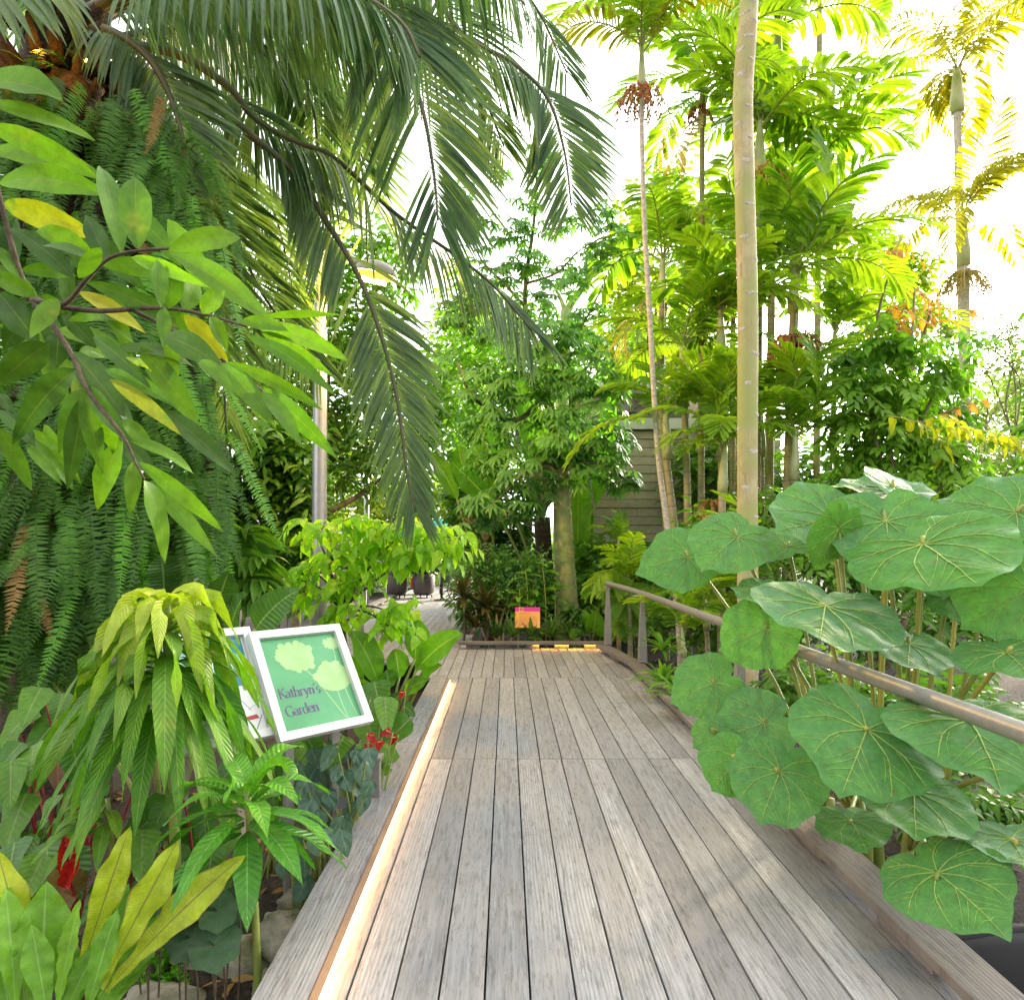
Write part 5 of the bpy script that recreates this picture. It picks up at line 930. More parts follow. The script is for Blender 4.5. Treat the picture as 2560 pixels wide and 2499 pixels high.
# ================================================================== bed plants behind the far kerb
def rosette(name,label,cat,px,py,Y,n,L,W,mat,el=(.2,1.4),droop=1.,prof='lance',stem=True,hz=None,k=2,group=None,sm='twig',wave=.04):
    c=P(px,py,Y); z0=-.4; t=thing(name,label,cat,(c[0],c[1],z0),group)
    if stem: mb=MB(); tube(mb,spline([(c[0]+U(-.1,.1),c[1]+.03,z0-.05),(c[0]+.02,c[1],(c[2]+z0)/2),c],8),[.022,.016],7); mb.build('stem',M[sm],t)
    a=np.arange(n)*2.39996; e=U(*el,n); d=np.stack([np.cos(a)*np.cos(e),np.sin(a)*np.cos(e),np.sin(e)],1); nr=np.stack([-np.cos(a)*np.sin(e),-np.sin(a)*np.sin(e),np.cos(e)],1)+U(-.2,.2,(n,3))
    mb=MB(); leaves(mb,c+d*.02,d,nr,L*U(.7,1.1,n),W*U(.8,1.15,n),droop*U(.6,1.3,n),8,prof=prof,k=k,fold=.3,wave=wave,wf=2.); mb.build('foliage',M[mat],t); return t
rosette('cordyline','dark bronze cordyline on a thin leaning stem at the left corner of the bed','cordyline',882,1138,9.9,26,.46,.085,'cordy',(-.3,1.3),.9)
rosette('cordyline','bronze cordyline with a pink centre directly left of the orange sign','cordyline',926,1160,9.85,30,.50,.085,'cordy',(.1,1.4),.9)
rosette('cordyline','low bronze cordyline at the foot of the bed behind the kerb','cordyline',905,1195,9.8,22,.34,.075,'cordy',(.1,1.3),.8,stem=False)
for i,(px,py,lab) in enumerate(((975,1214,'striped strap leaved plant under the left edge of the orange sign'),(1012,1214,'striped strap leaved plant right below the orange sign'),(1052,1213,'striped strap leaved plant between the orange sign and the rubber plant'),(1085,1216,'striped strap leaved plant under the glossy rubber plant'),(945,1216,'striped strap leaved plant left of the orange sign'))): rosette('strap_plant',lab,'plant',px,py,9.72+.05*i,20,.36,.055,'strappy',(.45,1.45),.5,'strap',False,group='strap plants along the far kerb')
rosette('rubber_plant','dark glossy broad leaved plant hugging the foot of the thorny trunk','plant',1090,1165,9.95,16,.28,.12,'paddledark',(-.5,1.0),1.2,'oblong',True,sm='greenstem'); rosette('rubber_plant','second dark glossy broad leaved plant left of the handrail corner post','plant',1105,1195,9.8,12,.24,.11,'paddledark',(-.1,1.0),1.2,'oblong',False)
paddles('bright spade leaved plant beside the handrail corner post in the bed',[(1130,1205,1135,1162,36),(1112,1210,1105,1178,24),(1145,1212,1150,1185,26),(1122,1190,1112,1160,22),(1096,1215,1090,1195,20)],9.8,(1128,1225),'paddle',prof='ovate',sr=.008,wf=1.5)
def gingers(label,px,ytop,ybot,Y,n,L,W):
    a,b=P(px+U(-8,8),ytop,Y),P(px,ybot,Y); t=thing('ginger_cane',label,'plant',(b[0],b[1],-.4),'leafy canes in the far bed'); C=spline([(b[0],b[1],-.42),(b+a)/2+np.array([.02,0,0]),a],40); mb=MB(); tube(mb,C,[.014,.008],6); mb.build('cane',M['yelstem'],t)
    i=np.linspace(8,39,n).astype(int); an=np.arange(n)*2.6; d=np.stack([np.cos(an),np.sin(an),np.full(n,.35)],1); mb=MB(); leaves(mb,C[i],d,np.tile([0,-.3,1.],(n,1))+U(-.3,.3,(n,3)),L*U(.8,1.2,n),W*U(.85,1.15,n),U(.6,1.4,n),6,prof='ovate',k=2,fold=.15); mb.build('foliage',M['mid'],t)
for px,yt,yb,lab in ((1003,1085,1195,'leafy cane rising right behind the orange sign'),(1040,1075,1200,'tallest leafy cane right of the orange sign'),(1055,1110,1200,'leafy cane close to the thorny trunk'),(1020,1125,1200,'short leafy cane behind the right half of the orange sign'),(985,1120,1195,'leafy cane over the left half of the orange sign')): gingers(lab,px,yt,yb,10.1+U(-.1,.25),15,.25,.105)
c=P(950,1150,10.5); t=thing('twiggy_shrub','fine leaved shrub with pale forking stems left of the thorny trunk','shrub',(c[0],c[1],-.4)); B=blobs_w([(900,1075,45,22),(950,1065,50,24),(1000,1075,45,22),(930,1095,50,22),(980,1100,40,20),(890,1105,35,20),(1030,1070,30,20),(950,1120,35,20)],10.5); mb=MB(); r0=np.array([c[0],c[1],-.42])
for b in B: tube(mb,spline([r0+U(-.05,.05,3),(r0+b[0])/2+np.array([U(-.1,.1),0,-.05]),b[0]],12),[.022,.008],6)
mb.build('stems',plain('pale_twig',(.42,.32,.18),(.34,.26,.15),.7,20.),t); mb=MB(); crown_twigs(mb,B,420,.085,.032,tw=.22,per=7,droop=.8); mb.build('crown',M['palmate'],t)
bush('understorey_bush','dense dark undergrowth behind the orange sign and the leafy canes','bush',[(900,1150,40,30),(950,1150,40,35),(1000,1140,40,35),(1050,1150,40,35),(1110,1150,35,35),(1140,1120,35,30),(1160,1180,30,25)],11.4,330,'dark',.2,.07,per=7,tr=.03,tw=.4,z0=-.4)
bush('understorey_bush','fine dark ferny undergrowth at the wall foot left of the slim palms','bush',[(1140,1060,35,25),(1180,1070,40,22),(1220,1060,35,25),(1120,1090,30,25),(1170,1110,45,25),(1230,1110,40,25)],11.9,260,'dark',.18,.05,per=8,tr=.03,tw=.4,pinn=True)

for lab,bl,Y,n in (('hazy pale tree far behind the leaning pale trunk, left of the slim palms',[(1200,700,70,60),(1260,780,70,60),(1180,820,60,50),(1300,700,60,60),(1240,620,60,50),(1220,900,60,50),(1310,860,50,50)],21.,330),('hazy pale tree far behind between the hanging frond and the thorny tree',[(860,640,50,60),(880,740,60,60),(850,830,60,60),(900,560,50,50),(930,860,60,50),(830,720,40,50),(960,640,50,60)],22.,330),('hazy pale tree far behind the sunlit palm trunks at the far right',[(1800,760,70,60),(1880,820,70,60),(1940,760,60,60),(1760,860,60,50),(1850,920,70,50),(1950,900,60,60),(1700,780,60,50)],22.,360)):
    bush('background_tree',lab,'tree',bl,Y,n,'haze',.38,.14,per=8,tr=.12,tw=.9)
bush('background_tree','leafy tree added outside the right picture edge to block the low sun','tree',[(2300,500,170,130,8.6),(2250,700,150,120,8.2),(2420,620,170,150,8.),(2350,850,160,120,8.),(2230,600,100,120,9.4),(2500,420,150,140,8.4),(2040,790,85,80,8.2),(2075,650,95,95,8.3),(2050,910,90,80,8.1)],8.4,680,'dark',.22,.085,per=8,tr=.12,tw=.55,trunk=(2300,1000))  # added beyond the frame edge to keep direct sun off the deck
# ================================================================== slim clustering palms on the right
def slimfrond(L,el0,el1,nl=21,lf=.50,W=.085,mats=('slim','greenstem'),droop=.8,fold=.3,seed=0,flat=0,prof='fish',side=0.,ang=58,k=1):
    mb=MB(); p=np.zeros(3); pts=[p]
    for j in range(10):
        e=el0+(el1-el0)*(j/9)**1.2; p=p+np.array([math.cos(e),side*(j/9)**2*.35,math.sin(e)])*L/10; pts.append(p)
    frond(mb,pts,nl,lf,W,ang=ang,rise=.22,droop=droop,prof=prof,rr=(.016,.004),start=.16,seg=5,fold=fold,tipang=.45,flat=flat,k=k,lprof=lambda q:.62+.38*np.sin(np.pi*np.clip(q*.9+.05,0,1)))
    return mb.mesh('palm_frond',[M[m] for m in mats])
SF=[slimfrond(1.75,.95,-.55),slimfrond(1.6,.75,-.9,droop=1.2),slimfrond(1.5,1.25,.1,droop=.6),slimfrond(1.8,.55,-.7,22,side=.5),slimfrond(1.6,.85,-.75,22,side=-.6,droop=1.0)]
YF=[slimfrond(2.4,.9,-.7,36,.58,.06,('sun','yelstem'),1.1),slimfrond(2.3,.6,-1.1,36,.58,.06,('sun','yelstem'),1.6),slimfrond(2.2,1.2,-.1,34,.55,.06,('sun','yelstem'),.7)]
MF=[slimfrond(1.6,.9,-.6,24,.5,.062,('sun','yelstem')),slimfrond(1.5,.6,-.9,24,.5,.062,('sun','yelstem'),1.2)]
DF=slimfrond(1.3,-.5,-1.5,16,.5,.05,('dead_palm','dead_palm'),1.8)
def fruits(t,p,n,L,mat,spread=.55,berries=5,sc=.015,name='fruit_cluster',dirx=None,hangd=3.6):
    mb=MB(); a=U(0,6.28,n); e=U(-.5,.7,n)*spread; d=np.stack([np.cos(a)*np.cos(e),np.sin(a)*np.cos(e),np.sin(e)],1)
    if dirx is not None: d=d+np.asarray(dirx)
    C=curve(np.tile(p,(n,1))+nz(d)*.05,d,L*U(.6,1.1,n),hangd,9)
    for c in C: tube(mb,c,.0045,4,mi=0,cap=False)
    q=C[:,2:].reshape(-1,3); q=q[rng.random(len(q))<berries/8.]; q=np.repeat(q,2,0)+U(-.02,.02,(2*len(q),3)); beads(mb,q,sc*U(.7,1.2,len(q)),1)
    mb.build(name,[M['strand'],M[mat]],t)
def slimpalm(label,crown,Y,path,tr=.045,nf=9,sc=1.,fr=(),fset=None,shaft=.55,mat='ptrunk',elo=(-.35,.5),dead=0,name='slim_palm',grp='clustered slim palms on the right',yaw0=None,zb=-.4):
    fset=fset or SF; c=P(*crown,Y); pts=[P(x,y,Y) for x,y in path]; b=pts[-1].copy(); b[2]=zb-.1
    if pts[-1][2]<zb+.3: pts=pts[:-1]
    pts=[c-np.array([0,0,shaft*.75])]+pts[0:]+[b]; pts=sorted(pts,key=lambda v:-v[2]); t=thing(name,label,'palm',(b[0],b[1],zb),grp)
    mb=MB(); tube(mb,spline(pts,40),[tr*.8,tr,tr*1.25],10); mb.build('trunk',M[mat],t)
    mb=MB(); dirn=nz(c-pts[1]) if c[2]>pts[1][2]+.05 else UPV; tube(mb,[c-dirn*shaft,c-dirn*shaft*.7,c-dirn*.1,c+dirn*.12],[tr*1.35,tr*1.5,tr*.95,tr*.6],10); mb.build('crownshaft',M['shaft'],t)
    o=np.array([b[0],b[1],zb])
    for j in range(nf):
        yaw=(j*2.39996+(U(0,6.28) if yaw0 is None else yaw0)); pt=U(*elo)+(.55 if j%3==0 else 0)
        inst('frond',fset[rng.integers(len(fset))],t,c+dirn*U(-.05,.08)-o,(U(-.35,.35),-pt,yaw),sc*U(.82,1.12))
    for j in range(dead): inst('dead_frond',DF,t,c-dirn*shaft*.8-o,(0,0,U(0,6.28)),sc*U(.8,1.1))
    for f in fr: fruits(t,P(*f[0],f[4] if len(f)>4 else Y-.05),f[1],f[2],f[3])
    return t
sp=slimpalm
sp('foremost slim palm with a thin pale speckled trunk and a scarlet fruit cluster',(1222,98),8.6,[(1222,240),(1226,400),(1237,600),(1252,850),(1270,1000),(1290,1165),(1296,1250)],.036,9,.82,[((1212,170),34,.42,'pfruit_r',8.55),((1235,172),26,.38,'pfruit_o',8.7)],mat='ptrunk2',fset=SF[:3]+MF[:1],shaft=.5)
sp('slim palm with a white crownshaft and big orange fruit spray close behind the scarred trunk',(1447,245),9.5,[(1446,400),(1444,700),(1440,1000),(1440,1150)],.055,11,.98,[((1462,320),60,.55,'pfruit_o',9.3),((1485,325),40,.5,'pfruit_o',9.4)],shaft=.75)
sp('tallest slim palm reaching out of the top of the picture behind the thick trunk',(1482,62),11.,[(1478,200),(1470,500),(1465,1000)],.06,11,1.1,fset=MF+SF[:2],shaft=.8)
sp('slim palm left of the thick trunk in the upper part with hanging torn leaves',(1337,172),10.,[(1337,300),(1336,600),(1335,1000)],.045,10,.95,[((1333,210),24,.3,'pfruit_d')],dead=1)
sp('slim palm with a brown withered fruit bunch right of the orange fruit spray',(1525,318),10.2,[(1522,420),(1510,700),(1500,1000)],.055,10,1.,[((1532,375),60,.5,'pfruit_d')],dead=2)
sp('slim palm with red berry strands hanging left of the thick trunk at mid height',(1372,602),9.3,[(1373,716),(1374,900),(1376,1080)],.05,10,.86,[((1370,690),60,.52,'pfruit_r')])
sp('slim palm with large spreading fronds pointing right and a dark red fruit bunch',(1512,520),9.0,[(1510,600),(1503,800),(1498,1000)],.052,11,1.12,[((1506,640),55,.42,'pfruit_r'),((1528,640),40,.5,'pfruit_d')],yaw0=.2)
sp('lower slim palm right of the thick trunk with pale lit fronds above the round leaves',(1515,835),8.6,[(1512,900),(1508,1050)],.045,10,.82,fset=SF+MF[:1])
sp('short slim palm just left of the thick trunk at the height of the wall top',(1380,862),8.5,[(1376,930),(1374,1080)],.045,9,.68,[((1360,985),24,.3,'pfruit_o')])
sp('brown trunked slim palm beside the leaning pale trunk before the clad wall',(1268,800),9.2,[(1272,900),(1290,1050),(1305,1160)],.055,9,.8)
sp('slim palm between the leaning pale trunk and the thick trunk with tiers of bright fronds',(1300,655),9.6,[(1303,760),(1308,900),(1310,1080)],.05,10,.86,[((1352,955),20,.3,'pfruit_r',8.8)])
sp('slim palm behind the leaning pale trunk with one dead brown frond',(1262,500),10.4,[(1260,620),(1262,800),(1268,1000)],.05,10,1.,dead=2)
sp('slim palm in the deep middle of the clump behind the red berry strands',(1420,470),10.8,[(1420,600),(1420,800),(1418,1000)],.05,11,1.,[((1395,585),30,.35,'pfruit_d',10.)])
sp('slim palm at the back of the clump with dark fronds right of the fruit bunches',(1590,640),11.,[(1588,760),(1585,1000)],.05,10,.95)
sp('slim palm in the shade behind the thick trunk base with low fronds',(1450,800),9.9,[(1450,900),(1450,1060)],.045,10,.85,[((1370,975),20,.3,'pfruit_o',9.)])
sp('slim palm at the upper back with yellow lit fronds left of the tallest one',(1400,60),12.,[(1398,300),(1395,900)],.05,10,1.1,fset=MF+SF[3:])
sp('low slim palm seedling clump with drooping bright fronds below the scarred trunk',(1420,1075),7.3,[(1420,1180)],.03,7,.52,shaft=.25)
sp('small slim palm by the handrail bend with bright narrow fronds',(1300,1215),7.2,[(1305,1300)],.025,8,.46,shaft=.2); sp('small slim palm with bright fronds right of the second handrail post',(1345,1160),7.9,[(1348,1250)],.03,8,.5,shaft=.25)
sp('young palm with a bright green tuft in front of the clad wall',(1178,1035),10.9,[(1178,1100)],.03,6,.36,shaft=.3,elo=(.3,.8)); sp('low palm arching grey green fronds over the handrail corner',(1195,1110),9.9,[(1200,1180)],.035,8,.52,shaft=.2)
# ---- thick scarred trunk
Y=6.5; t=thing('scarred_trunk_palm','thick pale palm trunk with white leaf scars, its crown out of view','palm',(P(1424,1300,Y)[0],Y,-.4))
C=spline([P(1424,1420,Y),P(1424,1200,Y),P(1423,900,Y),P(1424,600,Y),P(1418,350,Y),P(1415,180,Y),P(1423,60,Y),P(1428,-60,Y),P(1430,-330,Y)],80); RR=np.interp(np.linspace(0,1,80),[0,.3,.7,1],[.10,.098,.094,.075]); mb=MB(); tube(mb,C,RR,24); tk_=mb.build('trunk',M['thick'],t)
k=0; z=.0; mb=None
for k in range(96):
    i=3+k*.78+U(-.3,.3); f=i%1; i=int(i)
    if i>=78: break
    c=C[i]*(1-f)+C[i+1]*f; a=k*2.39996+U(-.2,.2); r_=RR[i]; mb=MB(); V=[];Q=[]; n=9; w_=U(.34,.68); h_=U(.014,.028)
    for j in range(n):
        q=-1+2*j/(n-1); aa=a+q*w_; hh=h_*math.sqrt(max(0,1-q*q))+.001; z_=.012*q*q
        for s_,ro in ((-1,1.006),(0,1.05),(1,1.006)): V.append(c+np.array([math.cos(aa)*r_*ro,math.sin(aa)*r_*ro,z_+s_*hh-(0.004 if s_==0 else 0)]))
    for j in range(n-1):
        for m_ in range(2): b=j*3+m_; Q.append([b,b+3,b+4,b+1])
    mb.add(V,Q); mb.build('leaf_scar',M['scar'],tk_)
cr=P(1430,-330,Y)
for j in range(9): inst('frond',SF[j%5],t,cr-np.array([P(1424,1300,Y)[0],Y,-.4]),(U(-.3,.3),-U(.2,.7),j*2.4),1.2)
# ---- sunlit palms, far right
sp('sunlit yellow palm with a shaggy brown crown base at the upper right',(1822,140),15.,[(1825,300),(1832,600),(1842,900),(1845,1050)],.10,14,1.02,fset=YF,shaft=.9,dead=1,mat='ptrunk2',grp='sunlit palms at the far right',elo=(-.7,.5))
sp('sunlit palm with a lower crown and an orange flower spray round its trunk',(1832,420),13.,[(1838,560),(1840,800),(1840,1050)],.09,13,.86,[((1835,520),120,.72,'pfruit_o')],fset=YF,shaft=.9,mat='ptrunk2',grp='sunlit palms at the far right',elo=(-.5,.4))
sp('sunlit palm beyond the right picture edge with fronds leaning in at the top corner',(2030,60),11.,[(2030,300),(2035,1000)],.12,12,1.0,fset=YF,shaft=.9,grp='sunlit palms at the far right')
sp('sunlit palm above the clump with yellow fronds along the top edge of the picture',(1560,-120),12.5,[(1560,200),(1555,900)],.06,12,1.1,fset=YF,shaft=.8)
# ---- compound leaved shrubs at the right
def compound(label,bl,Y,n,L,W,mat,name='compound_tree',extra=(),tr=.05,trunk=None,**kw):
    t=bush(name,label,'tree',bl,Y,n,mat,L,W,tr=tr,trunk=trunk,**{**dict(per=8,pinn=True,tw=.62,hang=.7,droop=1.2,prof='ovate'),**kw}); return t
compound('drooping compound leaved tree with green leaf rows behind the large round leaves',[(1700,660,70,50),(1640,740,60,45),(1720,740,80,45),(1790,700,50,40),(1680,830,80,40),(1760,840,70,40),(1640,870,50,35),(1820,870,60,40),(1720,900,80,30),(1600,800,40,40),(1840,640,40,20)],8.6,230,.15,.062,'mid',trunk=(1720,1000))
compound('second compound leaved tree in shade behind the first at right',[(1640,680,60,50),(1700,760,80,60),(1780,790,70,50),(1660,900,80,50),(1780,900,70,40),(1850,920,60,40),(1600,930,50,50)],10.2,240,.17,.065,'dark',trunk=(1680,1050))
compound('tree with red young leaves between the slim palms and the sunlit palm',[(1690,590,40,28),(1740,560,40,30),(1770,600,30,25),(1720,630,40,25),(1700,480,30,20)],9.6,15,.12,.045,'redleaf',trunk=(1730,1000),tw=.6,pinn=True)
compound('yellow sunlit tree behind the red young leaves',[(1720,520,50,40),(1760,580,50,40),(1680,620,60,40),(1750,500,40,30),(1640,560,50,40),(1690,470,40,30),(1600,420,40,40),(1780,640,50,30)],17.,200,.26,.1,'far',trunk=(1740,1000),pinn=False)
t=thing('young_leaf_spray','spray of drooping yellow young leaves in rows above the large round leaves','branch',P(1790,900,7.9)); drooptwigs(t,'twigs',[[(1690,792),(1735,800),(1770,815)],[(1745,800),(1790,830),(1800,870)],[(1770,815),(1830,815),(1900,825),(1945,840)],[(1760,800),(1800,790),(1835,810)],[(1830,815),(1880,830),(1925,850)]],7.9,.25,.085,'yelleaf','yellow_stem' if 0 else 'yelstem',step=.075,lift=-.1)
t=thing('young_leaf_spray','spray of drooping reddish young leaves right of the yellow leaf rows','branch',P(1850,900,8.4)); drooptwigs(t,'twigs',[[(1790,790),(1830,775),(1865,765)],[(1750,560),(1790,580),(1820,600)],[(1700,585),(1740,600),(1765,615)],[(1815,605),(1850,590),(1870,600)]],8.4,.19,.075,'redleaf','redstem',step=.08,lift=-.1)
t=bush('grey_shrub','fine leaved greyish tree at the right edge behind the round leaves','tree',[(1900,760,60,40),(1930,830,60,50),(1880,860,60,40),(1920,920,60,50),(1960,700,50,40),(1900,1000,60,50),(1950,1060,60,60),(1870,940,50,50),(1880,1080,60,40)],13.,520,'grey',.11,.045,trunk=(1930,1080),per=7,tw=.5,tr=.06,droop=.4)
bush('grey_shrub','sparse dark twigged tree against the sky at the right edge','tree',[(1900,650,50,22),(1930,620,30,18),(1880,700,50,20),(1935,680,30,22)],12.,150,'grey',.10,.04,trunk=(1945,1000),per=6,tw=.5,tr=.022,droop=.3)
bush('understorey_bush','deep green bush behind the stems of the round leaved plant','bush',[(1560,1060,60,50),(1640,1100,70,50),(1720,1130,70,50),(1500,1130,60,50),(1600,1180,80,40),(1700,1230,80,40),(1800,1180,70,50),(1880,1130,60,50),(1480,1220,60,40),(1900,1230,60,50)],7.0,330,'dark',.15,.055,per=7,tr=.03,tw=.4)
bush('understorey_bush','deep green bush between the scarred trunk and the clad wall','bush',[(1340,1080,60,40),(1400,1120,60,40),(1300,1130,50,30),(1440,1060,50,40),(1260,1180,40,25),(1360,1200,60,35),(1340,1000,40,30),(1440,960,40,40),(1540,980,60,40),(1620,980,60,40)],9.,380,'dark',.16,.055,per=7,tr=.03,tw=.4)
bush('background_tree','dark tree filling the depth of the slim palm clump','tree',[(1320,900,70,50),(1400,860,80,60),(1480,920,80,70),(1560,900,70,60),(1380,960,70,50),(1620,900,60,60),(1550,970,80,50),(1660,970,60,45)],13.,330,'dark',.24,.08,per=8,tr=.1,tw=.6,trunk=(1450,1060))
bush('background_tree','dark hedge like tree closing the view behind the compound leaved trees at right','tree',[(1640,950,80,60),(1740,960,80,60),(1840,980,80,60),(1940,990,80,60),(1700,1050,90,50),(1850,1060,90,50),(1600,1060,80,50),(2000,900,80,80)],11.5,420,'dark',.2,.075,per=7,tr=.08,tw=.5,trunk=(1760,1120))
# ---- fan palm by the handrail
c=P(1215,1195,10.0); t=thing('fan_palm','pale green fan palm with pleated round leaves behind the handrail corner','palm',(c[0],c[1],-.4)); st=MB()
for (x,y,r,ny) in ((1168,1158,.40,(-.2,-.8,.5)),(1195,1180,.42,(.2,-.8,.5)),(1175,1200,.34,(-.1,-.7,.7)),(1225,1165,.38,(.4,-.7,.5)),(1140,1130,.3,(-.4,-.6,.7))):
    p=P(x+28,y-12,10.0+U(-.15,.15)); n=nz(ny); ax=nz(np.cross(n,[0,0,1.])); ay=np.cross(n,ax); m=26; q=np.linspace(-2.45,2.45,m); d=-ay*np.cos(q)[:,None]+ax*np.sin(q)[:,None]; mb=MB()
    leaves(mb,np.tile(p,(m,1)),d+n*.1,np.tile(n,(m,1)),r*U(.92,1.05,m),r*.20,.5,5,prof='fish',fold=.5); mb.build('leaf',M['fan'],t); tube(st,spline([(c[0],c[1]+.1,-.42),(np.array([c[0],c[1],-.3])+p)/2,p],8),.008,5)
st.build('leaf_stalks',M['greenstem'],t)
for px,py,Y,lab in ((1262,1300,6.3,'low spiky rosette by the kerb bend'),(1290,1330,5.6,'low dark fern like rosette right of the kerb under the handrail'),(1262,1240,7.0,'strap leaved rosette beside the second handrail post')): rosette('strap_plant',lab,'plant',px,py,Y,24,.34,.04,'mid',(.2,1.3),1.1,'strap',False)

# ================================================================== giant round leaved plant, right foreground
def roundoutline(th):
    a=np.abs(np.arctan2(np.sin(th),np.cos(th)))
    return np.interp(a,[0,.06,.16,.5,1.0,1.5,2.1,2.6,2.95,3.1416],[.70,.66,.625,.60,.565,.525,.465,.42,.36,.26])
def roundmesh(seed):
    r_=np.random.default_rng(seed); ph=r_.uniform(0,6.28,6); am=r_.uniform(.6,1.3,6)
    def zf(x,y):
        th=np.arctan2(y,x); r=np.hypot(x,y)/.6
        return .028*am[0]*np.sin(2*th+ph[0])*r**2+.024*am[1]*np.sin(3*th+ph[1])*r**3+.022*am[2]*np.sin(7*th+ph[2])*r**4+.07*(r-.35)**2*np.sign(.2-am[3]+.75)-.05*np.abs(y)*0+.012*np.sin(x*21+ph[4])*np.cos(y*19+ph[5])*r
    m,n=96,20; th=np.linspace(-np.pi,np.pi,m,endpoint=False); ro=roundoutline(th)*(1+.03*np.sin(5*th+ph[3])+.02*np.sin(11*th+ph[4])+.008*np.sin(23*th)); V=[];
    f=np.linspace(.015,1,n); X=(f[:,None]*ro*np.cos(th)).ravel(); Yv=(f[:,None]*ro*np.sin(th)).ravel()
    mb=MB(); i=np.arange(n-1)[:,None]*m; j=np.arange(m)[None]; j2=(j+1)%m; mb.add(np.stack([X,Yv,zf(X,Yv)],1),np.stack([i+j,i+j2,i+m+j2,i+m+j],-1).reshape(-1,4),r_.uniform(.1,.9),np.repeat(f,m),0.5)
    def vein(pts,r0):
        q=spline(np.c_[np.array(pts),np.zeros(len(pts))],16); q[:,2]=zf(q[:,0],q[:,1])+.0045; tube(mb,q,np.linspace(r0,r0*.35,16)*1.2,5,.5,1,False)
    R_=lambda a:float(np.interp((a+np.pi)/(2*np.pi),np.linspace(0,1,m),ro))
    def pol(a,f_): return (R_(a)*f_*math.cos(a),R_(a)*f_*math.sin(a))
    vein([(0,0),pol(0,.5),pol(0,.97)],.0062)
    for s in (-1,1):
        for a,ln in ((.62,.95),(1.22,.95),(1.85,.93),(2.5,.9)):
            a=a+r_.uniform(-.07,.07); e=pol(s*(a-.16),ln); mid=pol(s*(a+.06),.5); vein([(0,0),mid,e],.0048)
            for f_,da in ((.45,-.2),(.62,-.16),(.5,.22),(.7,.15)):
                b=pol(s*(a+.05-.1*f_),f_*.97); vein([b,pol(s*(a+da*.7),min(.9,f_+.22)),pol(s*(a+da*1.05-.05),min(.96,f_+.38))],.0018)
        for f_ in (.30,.48,.64,.80):
            x0=R_(0)*f_; a=s*(.50-.36*f_); vein([(x0,0),((x0+pol(a,.8)[0])/2+.02,pol(a,.8)[1]*.45),pol(a,.93)],.0027)
    # pale specks
    k=40; a=r_.uniform(-3.1,3.1,k); f_=np.sqrt(r_.uniform(.02,.85,k)); q=np.array([pol(x,y) for x,y in zip(a,f_)]); beads(mb,np.c_[q,zf(q[:,0],q[:,1])+.0012],.0026,2)
    me=mb.mesh('round_leaf',[M['round'],M['rvein'],plain('leaf_speck',(.42,.5,.3),None,.6)]); return me
RM=[roundmesh(s) for s in range(7)]
b0=P(1680,1350,3.5); b0[2]=-.42; t=thing('round_leaved_plant','giant plant with huge round pale veined leaves crowding over the handrail on the right','plant',b0)
# attachment x,y, tip x,y, size px, depth, normal hint, sign of tip depth
LV=[(1757,1035,1863,1108,262,2.9,(-.15,-.6,.8),-1),(1687,993,1700,1108,200,3.25,(-.1,-.85,.45),-1),(1762,1066,1796,1134,150,3.3,(0,-.6,.7),-1),(1581,985,1478,1017,180,3.5,(-.1,-.5,.85),-1),(1403,1022,1340,1078,150,3.7,(-.2,-.4,.9),-1),(1310,1060,1203,1084,138,3.95,(-.2,-.35,.9),-1),
(1571,1156,1557,1234,240,2.95,(0,-.55,.85),-1),(1460,1197,1340,1250,138,3.4,(-.35,-.65,.75),-1),(1732,1227,1727,1277,140,3.0,(0,-.65,.75),-1),(1917,1242,1968,1292,170,2.6,(-.1,-.7,.7),-1),(1960,1120,1835,1195,190,2.75,(-.3,-.75,.55),-1),(1935,975,1790,945,190,3.1,(.2,-.5,.8),1),(1700,925,1664,884,100,3.5,(.3,-.8,.2),1),(1690,935,1660,908,150,3.6,(0,-.4,.9),1),(1598,1005,1540,1108,130,3.2,(.5,-.8,-.1),-1),(1465,1128,1392,1124,100,3.5,(-.1,-.35,.95),-1),(1810,1142,1832,1185,80,3.2,(.3,-.7,.5),-1),(1620,928,1570,930,120,3.8,(0,-.3,.9),1),
(1651,1388,1608,1502,240,2.55,(0,-.7,.7),-1),(1846,1370,1905,1470,268,2.4,(-.1,-.65,.75),-1),(1455,1376,1362,1408,136,3.1,(-.2,-.7,.7),-1),(1404,1444,1357,1503,118,2.8,(-.2,-.65,.75),-1),(1485,1469,1446,1568,160,2.65,(-.1,-.7,.7),-1),(1360,1300,1264,1342,126,3.55,(-.2,-.6,.75),-1),(1740,1507,1742,1602,188,2.5,(0,-.65,.75),-1),(1620,1561,1650,1614,122,2.7,(0,-.65,.75),-1),(1784,1660,1904,1760,206,2.25,(0,-.65,.75),-1),(1927,1598,1965,1664,150,2.3,(-.1,-.65,.75),-1),(1938,1470,1958,1512,80,2.5,(0,-.7,.7),-1),(1362,1396,1303,1434,70,3.1,(.6,-.4,.7),-1),(1830,1115,1870,1090,110,3.5,(0,-.4,.9),1),(1500,1040,1470,1010,110,3.9,(-.1,-.3,.95),1)]
stems=[b0+np.array([x,y,0]) for x,y in ((-.12,.0),(.05,.1),(.25,-.05),(.02,-.12),(-.25,.12))]; tops=[s_+np.array([U(-.06,.06),U(-.06,.06),h]) for s_,h in zip(stems,(.55,.75,.6,.45,.5))]
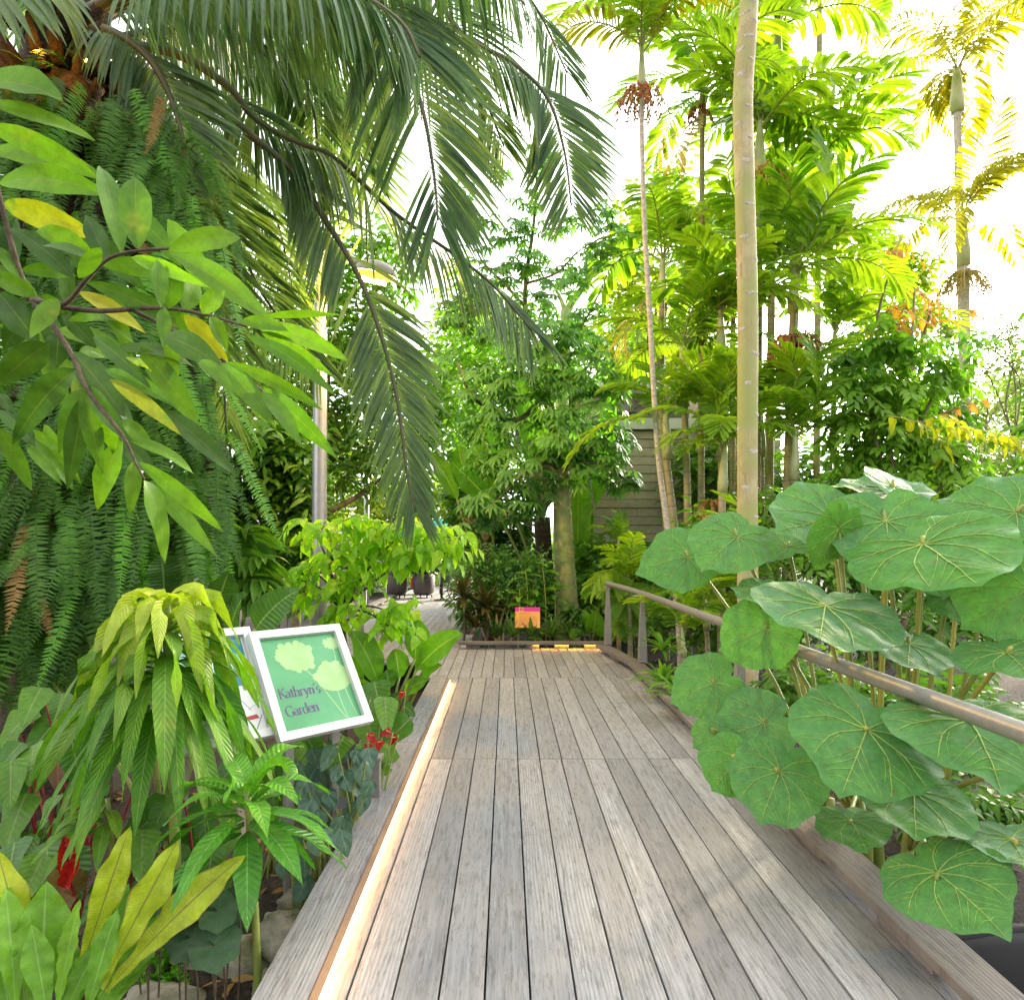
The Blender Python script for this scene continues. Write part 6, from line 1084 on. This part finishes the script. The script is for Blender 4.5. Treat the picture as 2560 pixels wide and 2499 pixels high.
mb=MB(); [tube(mb,spline([s_,(s_+e)/2+U(-.03,.03,3),e],10),[.035,.028],9) for s_,e in zip(stems,tops)]; mb.build('stems',M['greenstem'],t)
for i,(ax,ay,tx,ty,sz,Ya,nh,sg) in enumerate(LV):
    S=sz*Ya/F*1.04; a=P(ax,ay,Ya); want=.66*S
    # tip lies on its sight line at the distance that gives the leaf its true length
    r=nz(P(tx,ty,1.)-CAM); ca=a-CAM; bq=np.dot(r,ca); disc=bq*bq-(np.dot(ca,ca)-want**2)
    s_=bq+sg*math.sqrt(disc) if disc>0 else bq
    x=nz(CAM+r*s_-a); n=nz(np.array(nh)*.62+nz(CAM-a)*.5*(1 if i not in (12,13,14,15,17) else 0)); n=nz(n-x*np.dot(n,x)); 
    if np.dot(n,CAM-a)<0 and i not in (14,): n=-n if n[2]<0 else n
    y=np.cross(n,x); o=inst('leaf',RM[i%7],t); Mx=Matrix(((x[0],y[0],n[0],a[0]-b0[0]),(x[1],y[1],n[1],a[1]-b0[1]),(x[2],y[2],n[2],a[2]-b0[2]),(0,0,0,1)))@Matrix.Scale(S,4); o.matrix_local=Mx
    k=int(np.argmin([np.linalg.norm((tp-a)[:2]) for tp in tops])); tp=tops[k]; hh=np.array([0,0,.12+.25*max(0,a[2]-tp[2])]); mb=MB(); tube(mb,spline([tp-np.array([0,0,.1]),(tp*.6+a*.4)+hh*.3,a-n*.06*S-x*.02,a-n*.002],14),[.013,.008],7); pe=mb.build('petiole',M['greenstem' if i%3 else 'yelstem'],t); pe.parent=o; pe.matrix_parent_inverse=Mx.inverted()

bush('understorey_bush','deep green ground bush under the round leaves beside the right kerb','bush',[(1560,1300,60,40),(1660,1330,60,40),(1760,1360,70,40),(1860,1340,70,50),(1480,1300,40,40),(1620,1420,50,30),(1740,1440,60,30),(1880,1430,60,40)],4.7,260,'dark',.10,.04,per=7,tr=.02,tw=.28,z0=-.42)
bush('understorey_bush','low dark leafy ground bush at the right edge above the pond basin','bush',[(1760,1560,40,25),(1850,1540,60,35),(1930,1540,50,40),(1680,1500,40,25)],3.7,110,'dark',.08,.032,per=7,tr=.015,tw=.22,z0=-.42)
